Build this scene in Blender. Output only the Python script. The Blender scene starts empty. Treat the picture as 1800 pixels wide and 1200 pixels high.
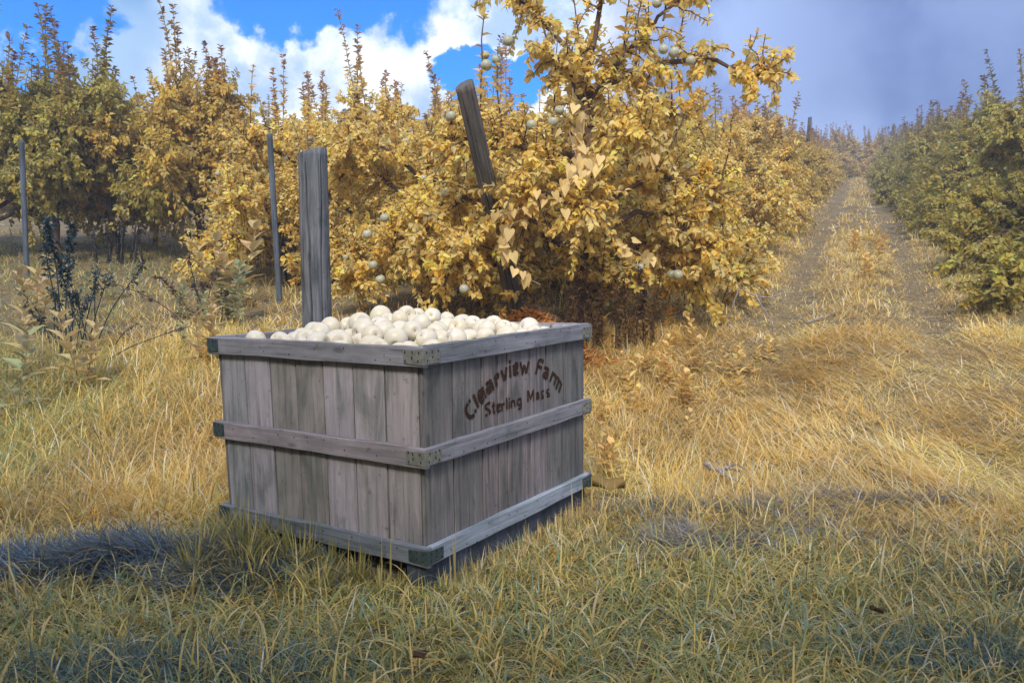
import bpy, math, random
import numpy as np
from mathutils import Matrix, Vector

# ------------------------------------------------------------------ camera, sky, sun, exposure
sc = bpy.context.scene
COL = sc.collection
R = math.radians
CAMZ = 1.06
PITCH = R(5.073)
FPX = 1428.0
cam = bpy.data.cameras.new("camera")
cam.sensor_width = 36.0
cam.lens = 36.0 * FPX / 1800.0
cam.clip_start = 0.05
cam.clip_end = 600.0
cam_o = bpy.data.objects.new("camera", cam)
COL.objects.link(cam_o)
cam_o.location = (0, 0, CAMZ)
cam_o.rotation_euler = (R(90) - PITCH, 0, 0)
sc.camera = cam_o

SUN_AZ = 187.0     # clockwise from +Y (the view direction): behind the camera, a little left
SUN_EL = 43.0
sun = bpy.data.lights.new("sun", 'SUN')
sun.energy = 2.9
sun.angle = R(15.0)
sun.color = (1.0, 0.91, 0.79)
sun_o = bpy.data.objects.new("sun", sun)
COL.objects.link(sun_o)
_sd = Vector((math.sin(R(SUN_AZ)) * math.cos(R(SUN_EL)), math.cos(R(SUN_AZ)) * math.cos(R(SUN_EL)), math.sin(R(SUN_EL))))
sun_o.rotation_euler = _sd.to_track_quat('Z', 'Y').to_euler()
sun_o.location = (-3, -3, 8)

sc.view_settings.view_transform = 'Standard'
sc.view_settings.look = 'None'
sc.view_settings.exposure = 0.52
sc.view_settings.gamma = 1.0
sc.view_settings.use_curve_mapping = False
sc.render.engine = 'CYCLES'
sc.cycles.max_bounces = 8
sc.cycles.diffuse_bounces = 5
sc.cycles.glossy_bounces = 2
sc.cycles.transmission_bounces = 3
sc.cycles.transparent_max_bounces = 4


class NT:
    """small helper for writing node trees"""
    def __init__(self, tree):
        self.t = tree
        tree.nodes.clear()

    def n(self, typ, ins=None, **props):
        nd = self.t.nodes.new(typ)
        for k, v in props.items():
            setattr(nd, k, v)
        for k, v in (ins or {}).items():
            s = nd.inputs[k]
            if isinstance(v, bpy.types.NodeSocket):
                self.t.links.new(v, s)
            else:
                s.default_value = v
        return nd

    def math(self, op, a, b=0.0, c=0.0, clamp=False):
        nd = self.n('ShaderNodeMath', {0: a, 1: b, 2: c}, operation=op, use_clamp=clamp)
        return nd.outputs[0]

    def mix(self, fac, a, b, blend='MIX'):
        nd = self.n('ShaderNodeMix', {0: fac, 6: a, 7: b}, data_type='RGBA', blend_type=blend)
        return nd.outputs[2]

    def noise(self, vec, scale, detail=4.0, rough=0.55, dist=0.0):
        return self.n('ShaderNodeTexNoise', {'Vector': vec, 'Scale': scale, 'Detail': detail, 'Roughness': rough, 'Distortion': dist})

    def ramp(self, fac, stops, interp='LINEAR'):
        nd = self.n('ShaderNodeValToRGB', {0: fac})
        cr = nd.color_ramp
        cr.interpolation = interp
        while len(cr.elements) < len(stops):
            cr.elements.new(0.5)
        for e, (p, c) in zip(cr.elements, stops):
            e.position = p
            e.color = (c[0], c[1], c[2], 1.0) if not isinstance(c, (int, float)) else (c, c, c, 1.0)
        return nd.outputs[0]

    def mapr(self, v, a, b, c=0.0, d=1.0, smooth=True):
        nd = self.n('ShaderNodeMapRange', {0: v, 1: a, 2: b, 3: c, 4: d})
        nd.interpolation_type = 'SMOOTHSTEP' if smooth else 'LINEAR'
        return nd.outputs[0]


world = bpy.data.worlds.new("World")
sc.world = world
world.use_nodes = True
w = NT(world.node_tree)
sky = w.n('ShaderNodeTexSky', sky_type='NISHITA', sun_disc=False, sun_elevation=R(SUN_EL), sun_rotation=R(SUN_AZ),
          altitude=200.0, air_density=1.0, dust_density=0.4, ozone_density=3.0)
tc = w.n('ShaderNodeTexCoord').outputs['Generated']
sep = w.n('ShaderNodeSeparateXYZ', {0: tc})
el = w.math('MULTIPLY', w.math('ARCSINE', sep.outputs[2]), 57.2958)
az = w.math('MULTIPLY', w.math('ARCTAN2', sep.outputs[0], sep.outputs[1]), 57.2958)
warp = w.noise(tc, 5.0, 6.0, 0.62)
wsep = w.n('ShaderNodeSeparateColor', {0: warp.outputs['Color']})
puff = w.noise(tc, 11.0, 9.0, 0.62)
wx = w.math('MULTIPLY_ADD', wsep.outputs[0], 13.0, -6.5)
wy = w.math('MULTIPLY_ADD', wsep.outputs[1], 9.0, -4.5)
azw = w.math('ADD', az, wx)
elw = w.math('ADD', el, wy)
elw = w.math('ADD', elw, w.math('MULTIPLY_ADD', puff.outputs[0], 7.0, -3.5))


def gap(caz, cel, raz, rel):
    a = w.math('DIVIDE', w.math('SUBTRACT', azw, caz), raz)
    b = w.math('DIVIDE', w.math('SUBTRACT', elw, cel), rel)
    r2 = w.math('ADD', w.math('MULTIPLY', a, a), w.math('MULTIPLY', b, b))
    return w.mapr(r2, 0.78, 1.12, 1.0, 0.0)


g = gap(-12.5, 18.6, 9.5, 4.6)
for q in ((-1.5, 12.4, 5.0, 2.2), (-33.0, 8.0, 5.0, 4.0), (-31.5, 15.5, 5.5, 3.2)):
    g = w.math('MAXIMUM', g, gap(*q))
# elsewhere broken cloud with blue between
far_n = w.noise(tc, 2.2, 5.0, 0.6)
fg = w.mapr(far_n.outputs[0], 0.42, 0.60)
outside = w.mapr(el, 21.0, 30.0)
behind = w.mapr(w.math('ABSOLUTE', az), 45.0, 60.0)
outm = w.math('MAXIMUM', outside, behind)
gapm = w.mix(outm, g, fg)
blue = w.mix(1.0, sky.outputs[0], (0.12, .88, 1.95, 1.0), 'MULTIPLY')
cn = w.noise(tc, 7.0, 8.0, 0.6)
shade = w.mapr(cn.outputs[0], 0.38, 0.56)
sunlit = w.mix(shade, (4.4, 6.2, 9.4, 1.0), (10.5, 11.0, 11.6, 1.0))
lc = w.noise(tc, 3.2, 4.0, 0.5)
leftc = w.mix(w.mapr(lc.outputs[0], 0.42, 0.64), (.7, 2.7, 6.6, 1.0), (4.2, 6.2, 8.8, 1.0))
lav = w.mix(w.mapr(w.noise(tc, 4.5, 5.0, 0.55).outputs[0], 0.40, 0.62), (1.5, 2.4, 5.4, 1.0), (3.9, 5.3, 8.9, 1.0))
azs = w.math('ADD', az, w.math('MULTIPLY', wx, 0.8))
cloud = w.mix(w.mapr(azs, -25.5, -20.0), leftc, sunlit)
cloud = w.mix(w.mapr(azs, 3.0, 10.0), cloud, lav)
lowgrey = w.mapr(el, 7.0, 11.0)
cloud = w.mix(w.math('MULTIPLY', w.mapr(az, 12.0, 24.0), w.math('MULTIPLY', lowgrey, 0.6)), cloud, (1.25, 2.0, 4.5, 1.0))
cloud = w.mix(outm, cloud, (9.6, 9.9, 10.2, 1.0))
skycol = w.mix(gapm, cloud, blue)
w.n('ShaderNodeOutputWorld', {0: w.n('ShaderNodeBackground', {0: skycol, 1: 0.088}).outputs[0]})

# ------------------------------------------------------------------ helpers
def tag(o, label=None, cat=None, group=None, kind=None):
    if label: o['label'] = label
    if cat: o['category'] = cat
    if group: o['group'] = group
    if kind: o['kind'] = kind
    return o


def link(o, parent=None):
    COL.objects.link(o)
    if parent is not None:
        o.parent = parent
    return o


def mesh_np(name, V, F, col=None, smooth=True, mats=(), midx=None):
    """mesh from arrays; F is an (n,3) or (n,4) array, or a list of such arrays"""
    Fs = [f for f in (F if isinstance(F, list) else [F]) if len(f)]
    me = bpy.data.meshes.new(name)
    V = np.ascontiguousarray(V, dtype=np.float32)
    me.vertices.add(len(V))
    me.vertices.foreach_set('co', V.ravel())
    idx = np.concatenate([f.ravel() for f in Fs]).astype(np.int32)
    tot = np.concatenate([np.full(len(f), f.shape[1]) for f in Fs]).astype(np.int32)
    start = np.concatenate([[0], np.cumsum(tot)[:-1]]).astype(np.int32)
    me.loops.add(len(idx))
    me.loops.foreach_set('vertex_index', idx)
    me.polygons.add(len(tot))
    me.polygons.foreach_set('loop_start', start)
    me.polygons.foreach_set('use_smooth', np.full(len(tot), smooth, dtype=bool))
    if midx is not None:
        me.polygons.foreach_set('material_index', np.asarray(midx, dtype=np.int32))
    if col is not None:
        ca = me.color_attributes.new('col', 'FLOAT_COLOR', 'POINT')
        c4 = np.ones((len(V), 4), dtype=np.float32)
        c4[:, :3] = col
        ca.data.foreach_set('color', c4.ravel())
    for m in mats:
        me.materials.append(m)
    me.update(calc_edges=True)
    me.validate()
    return me


def mobj(name, me, parent=None):
    return link(bpy.data.objects.new(name, me), parent)


def empty(name, loc=(0, 0, 0), rz=0.0):
    e = bpy.data.objects.new(name, None)
    e.empty_display_size = 0.2
    e.location = loc
    e.rotation_euler = (0, 0, rz)
    return link(e)


class Geo:
    """collects pieces (vertices, quads/triangles, colour) for ONE mesh"""
    def __init__(self):
        self.V, self.F, self.C, self.M, self.n = [], [], [], [], 0

    def add(self, V, F, c=(1, 1, 1), m=0):
        V = np.asarray(V, float).reshape(-1, 3)
        Fl = F if isinstance(F, list) else [F]
        for f in Fl:
            f = np.asarray(f, int)
            if len(f):
                self.F.append(f + self.n)
                self.M.append(np.full(len(f), m))
        self.V.append(V)
        c = np.asarray(c, float)
        self.C.append(np.broadcast_to(c, V.shape).copy())
        self.n += len(V)

    def mesh(self, name, mats=(), smooth=True, f=None):
        V = np.concatenate(self.V)
        if f is not None:
            V = f(V)
        return mesh_np(name, V, self.F, np.concatenate(self.C), smooth, mats, np.concatenate(self.M))


BOXF = np.array([[0, 3, 2, 1], [4, 5, 6, 7], [0, 1, 5, 4], [1, 2, 6, 5], [2, 3, 7, 6], [3, 0, 4, 7]])


def box(g, a, b, c=(1, 1, 1), m=0, jit=0.0, rng=None, bev=0.0):
    (x0, y0, z0), (x1, y1, z1) = a, b
    if bev > 0:
        # chamfered box: three shrunken rectangles per axis pair (24 corners)
        import itertools
        pts = []
        cen = [(x0 + x1) / 2, (y0 + y1) / 2, (z0 + z1) / 2]
        h = [(x1 - x0) / 2, (y1 - y0) / 2, (z1 - z0) / 2]
        bm = bmesh_box(cen, h, bev)
        V, F = bm
        V = np.array(V)
        if jit and rng is not None:
            V = V + rng.normal(0, jit, V.shape)
        g.add(V, F, c, m)
        return
    V = np.array([[x0, y0, z0], [x1, y0, z0], [x1, y1, z0], [x0, y1, z0], [x0, y0, z1], [x1, y0, z1], [x1, y1, z1], [x0, y1, z1]], float)
    if jit and rng is not None:
        V = V + rng.normal(0, jit, V.shape)
    g.add(V, BOXF, c, m)


def bmesh_box(c, h, b):
    """box with chamfered edges, corner vertex triples"""
    V, idx = [], {}
    for sx in (-1, 1):
        for sy in (-1, 1):
            for sz in (-1, 1):
                s = (sx, sy, sz)
                for ax in range(3):
                    p = [c[k] + s[k] * (h[k] - (0 if k == ax else b)) for k in range(3)]
                    idx[(s, ax)] = len(V)
                    V.append(p)
    T, Q = [], []
    for ax in range(3):
        o = [k for k in range(3) if k != ax]
        for sg in (-1, 1):
            ring = []
            for (p, q) in ((-1, -1), (1, -1), (1, 1), (-1, 1)):
                s = [0, 0, 0]
                s[ax] = sg; s[o[0]] = p; s[o[1]] = q
                ring.append(idx[(tuple(s), ax)])
            # orientation
            flip = (sg > 0) == (ax == 1)
            Q.append(ring[::-1] if flip else ring)
    for ax in range(3):          # edges parallel to ax
        o = [k for k in range(3) if k != ax]
        for p in (-1, 1):
            for q in (-1, 1):
                def S(v):
                    s = [0, 0, 0]
                    s[ax] = v; s[o[0]] = p; s[o[1]] = q
                    return tuple(s)
                f = [idx[(S(-1), o[0])], idx[(S(1), o[0])], idx[(S(1), o[1])], idx[(S(-1), o[1])]]
                Q.append(f)
    for sx in (-1, 1):
        for sy in (-1, 1):
            for sz in (-1, 1):
                s = (sx, sy, sz)
                T.append([idx[(s, 0)], idx[(s, 1)], idx[(s, 2)]])
    # fix winding by centre test
    Va = np.array(V)
    C0 = np.array(c)
    def fix(f):
        P = Va[f]
        nrm = np.cross(P[1] - P[0], P[2] - P[0])
        return f if nrm @ (P.mean(0) - C0) > 0 else f[::-1]
    return V, [np.array([fix(f) for f in Q]), np.array([fix(f) for f in T])]


def unit(v):
    return v / (np.linalg.norm(v, axis=-1, keepdims=True) + 1e-9)


def tube(g, P, rad, sides=8, c=(1, 1, 1), m=0, cap=True, wob=0.0, rng=None):
    P = np.asarray(P, float)
    n = len(P)
    rad = np.broadcast_to(np.asarray(rad, float), (n,))
    T = unit(np.gradient(P, axis=0))
    ref = np.array([0.31, 0.94, 0.1])
    if abs(T[0] @ ref) > 0.9:
        ref = np.array([1.0, 0, 0])
    A = unit(np.cross(T, ref))
    B = np.cross(T, A)
    th = np.arange(sides) / sides * 2 * np.pi
    rr = rad[:, None] * np.ones(sides)
    if wob and rng is not None:
        rr = rr * (1 + rng.normal(0, wob, rr.shape))
    V = P[:, None, :] + rr[..., None] * (np.cos(th)[None, :, None] * A[:, None, :] + np.sin(th)[None, :, None] * B[:, None, :])
    V = V.reshape(-1, 3)
    i = np.arange(n - 1)[:, None] * sides
    j = np.arange(sides)[None, :]
    k = (j + 1) % sides
    F = np.stack([i + j, i + k, i + sides + k, i + sides + j], -1).reshape(-1, 4)
    Fs = [F]
    if cap:
        V = np.vstack([V, P[:1], P[-1:]])
        a = n * sides
        jj = np.arange(sides)
        kk = (jj + 1) % sides
        Fs.append(np.stack([np.full(sides, a), kk, jj], -1))
        Fs.append(np.stack([np.full(sides, a + 1), (n - 1) * sides + jj, (n - 1) * sides + kk], -1))
    g.add(V, Fs, c, m)


def smooth_line(P, n):
    """Catmull-like resampling of a polyline"""
    P = np.asarray(P, float)
    t = np.linspace(0, len(P) - 1, n)
    i = np.clip(t.astype(int), 0, len(P) - 2)
    u = (t - i)[:, None]
    Pp = np.vstack([2 * P[0] - P[1], P, 2 * P[-1] - P[-2]])
    a, b, c, d = Pp[i], Pp[i + 1], Pp[i + 2], Pp[i + 3]
    return 0.5 * (2 * b + (c - a) * u + (2 * a - 5 * b + 4 * c - d) * u ** 2 + (3 * b - a - 3 * c + d) * u ** 3)


# value noise for placing and tinting plants
_hr = np.random.default_rng(77).random((256, 256))


def vnoise(x, y, s, off=0):
    x = np.asarray(x) / s + 31.7 + off * 17.3
    y = np.asarray(y) / s + 53.1 + off * 5.9
    xi, yi = np.floor(x).astype(int), np.floor(y).astype(int)
    fx, fy = x - xi, y - yi
    fx, fy = fx * fx * (3 - 2 * fx), fy * fy * (3 - 2 * fy)
    h = lambda a, b: _hr[a % 256, b % 256]
    return (h(xi, yi) * (1 - fx) + h(xi + 1, yi) * fx) * (1 - fy) + (h(xi, yi + 1) * (1 - fx) + h(xi + 1, yi + 1) * fx) * fy


# ------------------------------------------------------------------ terrain
_ys = np.linspace(-60, 400, 4601)
_sl = np.interp(_ys, [-60, 3.9, 4.8, 6.5, 8.0, 44.0, 50.0, 70.0, 400], [0, 0, .215, .215, .14, .14, .02, -.03, -.03])
_zs = np.concatenate([[0], np.cumsum((_sl[1:] + _sl[:-1]) / 2 * np.diff(_ys))])


def path_x(y):
    return 3.4 + 0.42 * (y - 8.0)


def H(x, y):
    x = np.asarray(x, float); y = np.asarray(y, float)
    z = np.interp(y, _ys, _zs)
    far = np.clip((y - 3.6) / 2.0, 0, 1)
    near = np.clip(1 - np.hypot(x + .2, y - 3.3) / 2.2, 0, 1)
    b = (vnoise(x, y, 1.1) - .5) * .07 + (vnoise(x, y, .35, 3) - .5) * .03 + (vnoise(x, y, 4.0, 5) - .5) * .12 * far
    z = z + b * (1 - np.clip(near * 2.5, 0, 1))
    d = (x - path_x(y)) / 1.085
    rut = np.exp(-((np.abs(d) - .62) / .20) ** 2) * .06 * np.clip((y - 4.5) / 2, 0, 1)
    crown = np.exp(-(d / .32) ** 2) * .03 * np.clip((y - 4.5) / 2, 0, 1)
    return z - rut + crown


def Hs(x, y):
    return float(H(np.array([x]), np.array([y]))[0])


def at(px, py_unused, Y, z=None):
    """ground point lying under column px of the photograph at distance Y"""
    x = (px - 900.0) / FPX * Y * math.cos(PITCH)
    return Vector((x, Y, Hs(x, Y) if z is None else z))


# ------------------------------------------------------------------ materials
def new_mat(name):
    m = bpy.data.materials.new(name)
    m.use_nodes = True
    return m, NT(m.node_tree)


def foliage_mat(name, trans=0.35, mul=(1, 1, 1), rough=0.6, gloss=0.25):
    m, t = new_mat(name)
    a = t.n('ShaderNodeAttribute', attribute_name='col').outputs['Color']
    c = t.mix(1.0, a, (*mul, 1.0), 'MULTIPLY')
    pr = t.n('ShaderNodeBsdfPrincipled', {'Base Color': c, 'Roughness': rough, 'Specular IOR Level': gloss})
    tr = t.n('ShaderNodeBsdfTranslucent', {0: c})
    mx = t.n('ShaderNodeMixShader', {0: trans, 1: pr.outputs[0], 2: tr.outputs[0]})
    t.n('ShaderNodeOutputMaterial', {0: mx.outputs[0]})
    return m


def wood_mat(name, axis, base, dark, light, knots=0.6, grain=1.0, rough=0.85, stain=0.5, post_like=False):
    """weathered sawn wood, grain along axis (0,1,2) of the object; colour attribute tints each board"""
    m, t = new_mat(name)
    tcn = t.n('ShaderNodeTexCoord').outputs['Object']
    at_ = t.n('ShaderNodeAttribute', attribute_name='col')
    off = t.n('ShaderNodeVectorMath', {0: at_.outputs['Color'], 1: (37.0, 23.0, 11.0)}, operation='MULTIPLY').outputs[0] if not post_like else (0.0, 0.0, 0.0)
    p = t.n('ShaderNodeVectorMath', {0: tcn, 1: off}, operation='ADD').outputs[0]
    s = [58.0, 58.0, 58.0]; s[axis] = 2.6
    st = t.n('ShaderNodeVectorMath', {0: p, 1: tuple(s)}, operation='MULTIPLY').outputs[0]
    s2 = [7.0, 7.0, 7.0]; s2[axis] = 1.8
    st2 = t.n('ShaderNodeVectorMath', {0: p, 1: tuple(s2)}, operation='MULTIPLY').outputs[0]
    fine = t.noise(st, 1.0, 5.0, 0.6, 0.6).outputs[0]
    fine2 = t.noise(st, 3.6, 4.0, 0.6, 0.2).outputs[0]
    broad = t.noise(st2, 1.0, 5.0, 0.6, 1.6).outputs[0]
    spots = t.noise(p, 26.0, 6.0, 0.72).outputs[0]
    c = t.ramp(fine, [(0.30, dark), (0.47, base), (0.70, light)])
    c = t.mix(t.mapr(fine2, .35, .65, 0.0, 0.35), c, (*[v * 1.2 for v in base], 1.0))
    c = t.mix(t.mapr(broad, .46, .70, 0.0, stain), c, (dark[0] * .8, dark[1] * 1.0, dark[2] * .85, 1.0))
    c = t.mix(t.mapr(spots, .60, .68, 0.0, .75 * knots), c, (dark[0] * .35, dark[1] * .4, dark[2] * .4, 1.0))
    s3 = [3.2, 3.2, 3.2]; s3[axis] = 1.5
    p3 = t.n('ShaderNodeVectorMath', {0: p, 1: tuple(s3)}, operation='MULTIPLY').outputs[0]
    big_ = t.noise(p3, 2.2, 7.0, 0.68, .4).outputs[0]
    c = t.mix(t.mapr(big_, .36, .62, 0.0, .55), c, t.mix(1.0, c, (.55, .60, .58, 1.0), 'MULTIPLY'))
    kn = t.n('ShaderNodeTexVoronoi', {'Vector': t.n('ShaderNodeVectorMath', {0: p, 1: tuple([9.0 if q != axis else 3.2 for q in range(3)])}, operation='MULTIPLY').outputs[0], 'Scale': 1.0})
    c = t.mix(t.mapr(kn.outputs['Distance'], .06, .13, .75 * knots, 0.0), c, (dark[0] * .3, dark[1] * .33, dark[2] * .3, 1.0))
    c = t.mix(1.0, c, at_.outputs['Color'], 'MULTIPLY')
    scr = t.noise(st, 1.7, 7.0, .75, 1.2).outputs[0]
    c = t.mix(t.mapr(scr, .57, .66, 0, .45), c, (dark[0] * .5, dark[1] * .5, dark[2] * .5, 1.0))
    hgt = t.math('ADD', t.math('MULTIPLY', fine, .6), t.math('MULTIPLY', fine2, .4))
    bmp = t.n('ShaderNodeBump', {'Strength': 0.35 * grain, 'Distance': 0.004, 'Height': hgt})
    pr = t.n('ShaderNodeBsdfPrincipled', {'Base Color': c, 'Roughness': rough, 'Specular IOR Level': 0.25, 'Normal': bmp.outputs[0]})
    t.n('ShaderNodeOutputMaterial', {0: pr.outputs[0]})
    return m


def plain_mat(name, c1, c2, scale=12.0, rough=0.8, metal=0.0, bump=0.2, lo=.35, hi=.65, spec=0.3, sss=0.0):
    m, t = new_mat(name)
    tcn = t.n('ShaderNodeTexCoord').outputs['Object']
    n1 = t.noise(tcn, scale, 6.0, 0.62).outputs[0]
    c = t.ramp(n1, [(lo, c1), (hi, c2)])
    bmp = t.n('ShaderNodeBump', {'Strength': bump, 'Distance': 0.004, 'Height': n1})
    ins = {'Base Color': c, 'Roughness': rough, 'Metallic': metal, 'Specular IOR Level': spec, 'Normal': bmp.outputs[0]}
    pr = t.n('ShaderNodeBsdfPrincipled', ins)
    t.n('ShaderNodeOutputMaterial', {0: pr.outputs[0]})
    return m


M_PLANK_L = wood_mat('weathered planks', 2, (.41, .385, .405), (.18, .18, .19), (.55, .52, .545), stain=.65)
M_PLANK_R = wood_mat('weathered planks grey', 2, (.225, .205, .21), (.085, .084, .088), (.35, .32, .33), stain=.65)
M_RAIL_U = wood_mat('rail wood along', 0, (.28, .285, .32), (.12, .13, .15), (.44, .44, .48), grain=1.6)
M_RAIL_V = wood_mat('rail wood across', 1, (.30, .285, .30), (.13, .13, .14), (.44, .42, .44))
M_SKID = wood_mat('skid wood', 2, (.10, .12, .16), (.05, .065, .09), (.17, .20, .26), grain=1.6)
M_STRAP = plain_mat('galvanised strap', (.20, .21, .19), (.32, .32, .28), 40.0, 0.55, 0.35, 0.25)
M_STRAP_DARK = plain_mat('green painted strap', (.045, .075, .08), (.085, .12, .115), 40.0, 0.6, 0.2, 0.2)
M_SLOT = plain_mat('nail slots', (.02, .03, .03), (.04, .05, .05), 40.0, 0.6, 0.2)
M_NAIL = plain_mat('bright nail', (.6, .6, .6), (.8, .8, .8), 40.0, 0.3, 0.9)
M_INK = plain_mat('stencil ink', (.028, .011, .005), (.12, .06, .035), 120.0, 0.85, 0.0, 0.1, lo=.48, hi=.75)
M_LEAF = foliage_mat('golden leaves', 0.5)
M_LEAF_OLIVE = foliage_mat('olive gold leaves', 0.50, (.84, .80, .62))
M_LEAF_SHADE_TINT = foliage_mat('shade tinted gold leaves', 0.48, (.60, .65, .50))  # golden leaves with the dark edge shade painted into their colour
M_WEED = foliage_mat('weed leaves', 0.35)
M_GRASS = foliage_mat('grass blades', 0.30, rough=0.5, gloss=0.35)
M_BARK = plain_mat('bark', (.07, .045, .03), (.20, .13, .08), 30.0, 0.9, 0.0, 0.8)
M_BARK_DARK = plain_mat('dark bark', (.02, .022, .024), (.07, .06, .05), 30.0, 0.9, 0.0, 0.8)
M_POST = wood_mat('weathered post', 2, (.14, .15, .17), (.04, .046, .055), (.27, .275, .29), grain=2.0, stain=.7, post_like=True)
M_POLE = wood_mat('weathered pole', 2, (.13, .115, .105), (.05, .046, .042), (.21, .19, .18), grain=2.0, stain=.6, post_like=True)
M_STAKE = wood_mat('stake wood', 2, (.10, .12, .155), (.05, .065, .09), (.17, .20, .25), grain=1.0)


def apple_mat(name, side, top, calyx):
    m, t = new_mat(name)
    tcn = t.n('ShaderNodeTexCoord').outputs['Object']
    n1 = t.noise(tcn, 14.0, 5.0, 0.6).outputs[0]
    n2 = t.noise(tcn, 260.0, 2.0, 0.5).outputs[0]
    c = t.mix(t.mapr(n1, .35, .7), side, top)
    rnd = t.n('ShaderNodeObjectInfo').outputs['Random']
    c = t.mix(t.mapr(rnd, .0, 1.0, .0, .5, False), c, t.mix(1.0, c, (1.0, .93, .78, 1), 'MULTIPLY'))
    bl = t.noise(t.n('ShaderNodeVectorMath', {0: tcn, 1: t.n('ShaderNodeCombineXYZ', {0: rnd, 1: rnd, 2: rnd}).outputs[0]}, operation='ADD').outputs[0], 30.0, 3.0, .5).outputs[0]
    c = t.mix(t.mapr(bl, .68, .74, 0, .55), c, (.50, .38, .24, 1))
    c = t.mix(t.mapr(n2, .66, .72, 0, .25), c, (.62, .52, .36, 1))
    spz = t.n('ShaderNodeSeparateXYZ', {0: tcn})
    rr = t.math('SQRT', t.math('ADD', t.math('POWER', spz.outputs[0], 2.0), t.math('POWER', spz.outputs[1], 2.0)))
    c = t.mix(t.mapr(rr, .0035, .008, 1.0, 0.0), c, calyx)
    pr = t.n('ShaderNodeBsdfPrincipled', {'Base Color': c, 'Roughness': .38, 'Specular IOR Level': .4,
                                          'Subsurface Weight': .25, 'Subsurface Radius': (.02, .015, .01), 'Subsurface Scale': .5})
    t.n('ShaderNodeOutputMaterial', {0: pr.outputs[0]})
    return m


M_APPLE = apple_mat('pale apple skin', (.70, .66, .52, 1), (.77, .73, .65, 1), (.42, .34, .22, 1))
M_APPLE_TREE = apple_mat('green apple skin', (.36, .38, .28, 1), (.46, .46, .36, 1), (.12, .09, .06, 1))

# ground
m, t = new_mat('orchard ground')
tg = t.n('ShaderNodeTexCoord').outputs['Object']
n1 = t.noise(tg, 3.0, 8.0, .65).outputs[0]
n2 = t.noise(tg, 38.0, 8.0, .7).outputs[0]
c = t.ramp(n2, [(.32, (.035, .045, .05)), (.5, (.16, .13, .09)), (.68, (.46, .34, .17))])
c = t.mix(t.mapr(n1, .42, .62, 0, .5), c, (.34, .25, .12, 1))
bmp = t.n('ShaderNodeBump', {'Strength': .8, 'Distance': .03, 'Height': n2})
pr = t.n('ShaderNodeBsdfPrincipled', {'Base Color': c, 'Roughness': .95, 'Specular IOR Level': .1, 'Normal': bmp.outputs[0]})
t.n('ShaderNodeOutputMaterial', {0: pr.outputs[0]})
M_GROUND = m

gx = np.concatenate([np.arange(-60, -8, 1.5), np.arange(-8, 9, .09), np.arange(9, 90, 1.2)])
gx = np.concatenate([gx, [130, 200, 300]]); gx = np.concatenate([[-300, -200, -120], gx])
gy = np.concatenate([[-120, -70, -40, -25], np.arange(-15, 1, .6), np.arange(1, 10, .09), np.arange(10, 60, .45), np.arange(60, 100, 5), [130, 200, 300, 390]])
GX, GY = np.meshgrid(gx, gy)
GV = np.stack([GX, GY, H(GX, GY)], -1).reshape(-1, 3)
nx, ny = len(gx), len(gy)
ii = (np.arange(ny - 1)[:, None] * nx + np.arange(nx - 1)[None, :]).ravel()
GF = np.stack([ii, ii + 1, ii + nx + 1, ii + nx], -1)
ground = mobj('ground', mesh_np('ground', GV, GF, None, True, [M_GROUND]))
tag(ground, kind='structure')

# ------------------------------------------------------------------ the wooden bin
CW, CD, CH = 1.181, 1.086, 0.81
T_R = 0.024            # rail thickness
T_P = 0.016            # plank thickness
Wm = Matrix(((.541074, -.840817, -.0163087), (.840929, .541146, 0.0), (.0088254, -.0137145, .999867)))
Ntop = Vector((-.287604, 2.6054832, CAMZ - .24996))
org = Ntop + Wm @ Vector((0, 0, -CH))
BIN = empty('apple_bin')
BIN.matrix_world = Matrix.Translation(org) @ Wm.to_4x4()
tag(BIN, 'large weathered plank bin with painted lettering, heaped with pale apples on the grass', 'wooden bin')


def taper(V):
    V = V.copy()
    k = 1 - V[:, 2] / CH
    V[:, 1] -= .030 * k * np.clip(V[:, 1] / CD, 0, 1)
    V[:, 1] += .004 * k * (1 - np.clip(V[:, 1] / CD, 0, 1))
    V[:, 0] -= .008 * k * np.clip(V[:, 0] / CW, 0, 1)
    return V


br = np.random.default_rng(5)
Z0, Z1 = .078, CH - .004


def planks(axis, bounds, plane, inward, tints, mat, name):
    g = Geo()
    for (a, b), c in zip(zip(bounds[:-1], bounds[1:]), tints):
        gapw = .0022 + .0018 * br.random()
        off = br.normal(0, .0008)
        top = Z1 - abs(br.normal(0, .003))
        p0, p1 = sorted((plane + off, plane + off + inward * T_P))
        if axis == 'v':
            A, B = (p0, a + gapw, Z0), (p1, b - gapw, top)
        else:
            A, B = (a + gapw, p0, Z0), (b - gapw, p1, top)
        box(g, A, B, c, jit=.0006, rng=br, bev=.002)
    return mobj(name, g.mesh(name, [mat], False, taper), BIN)


def tints(cols):
    return [tuple(np.array(c) * (1 + br.normal(0, .03))) for c in cols]


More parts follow.
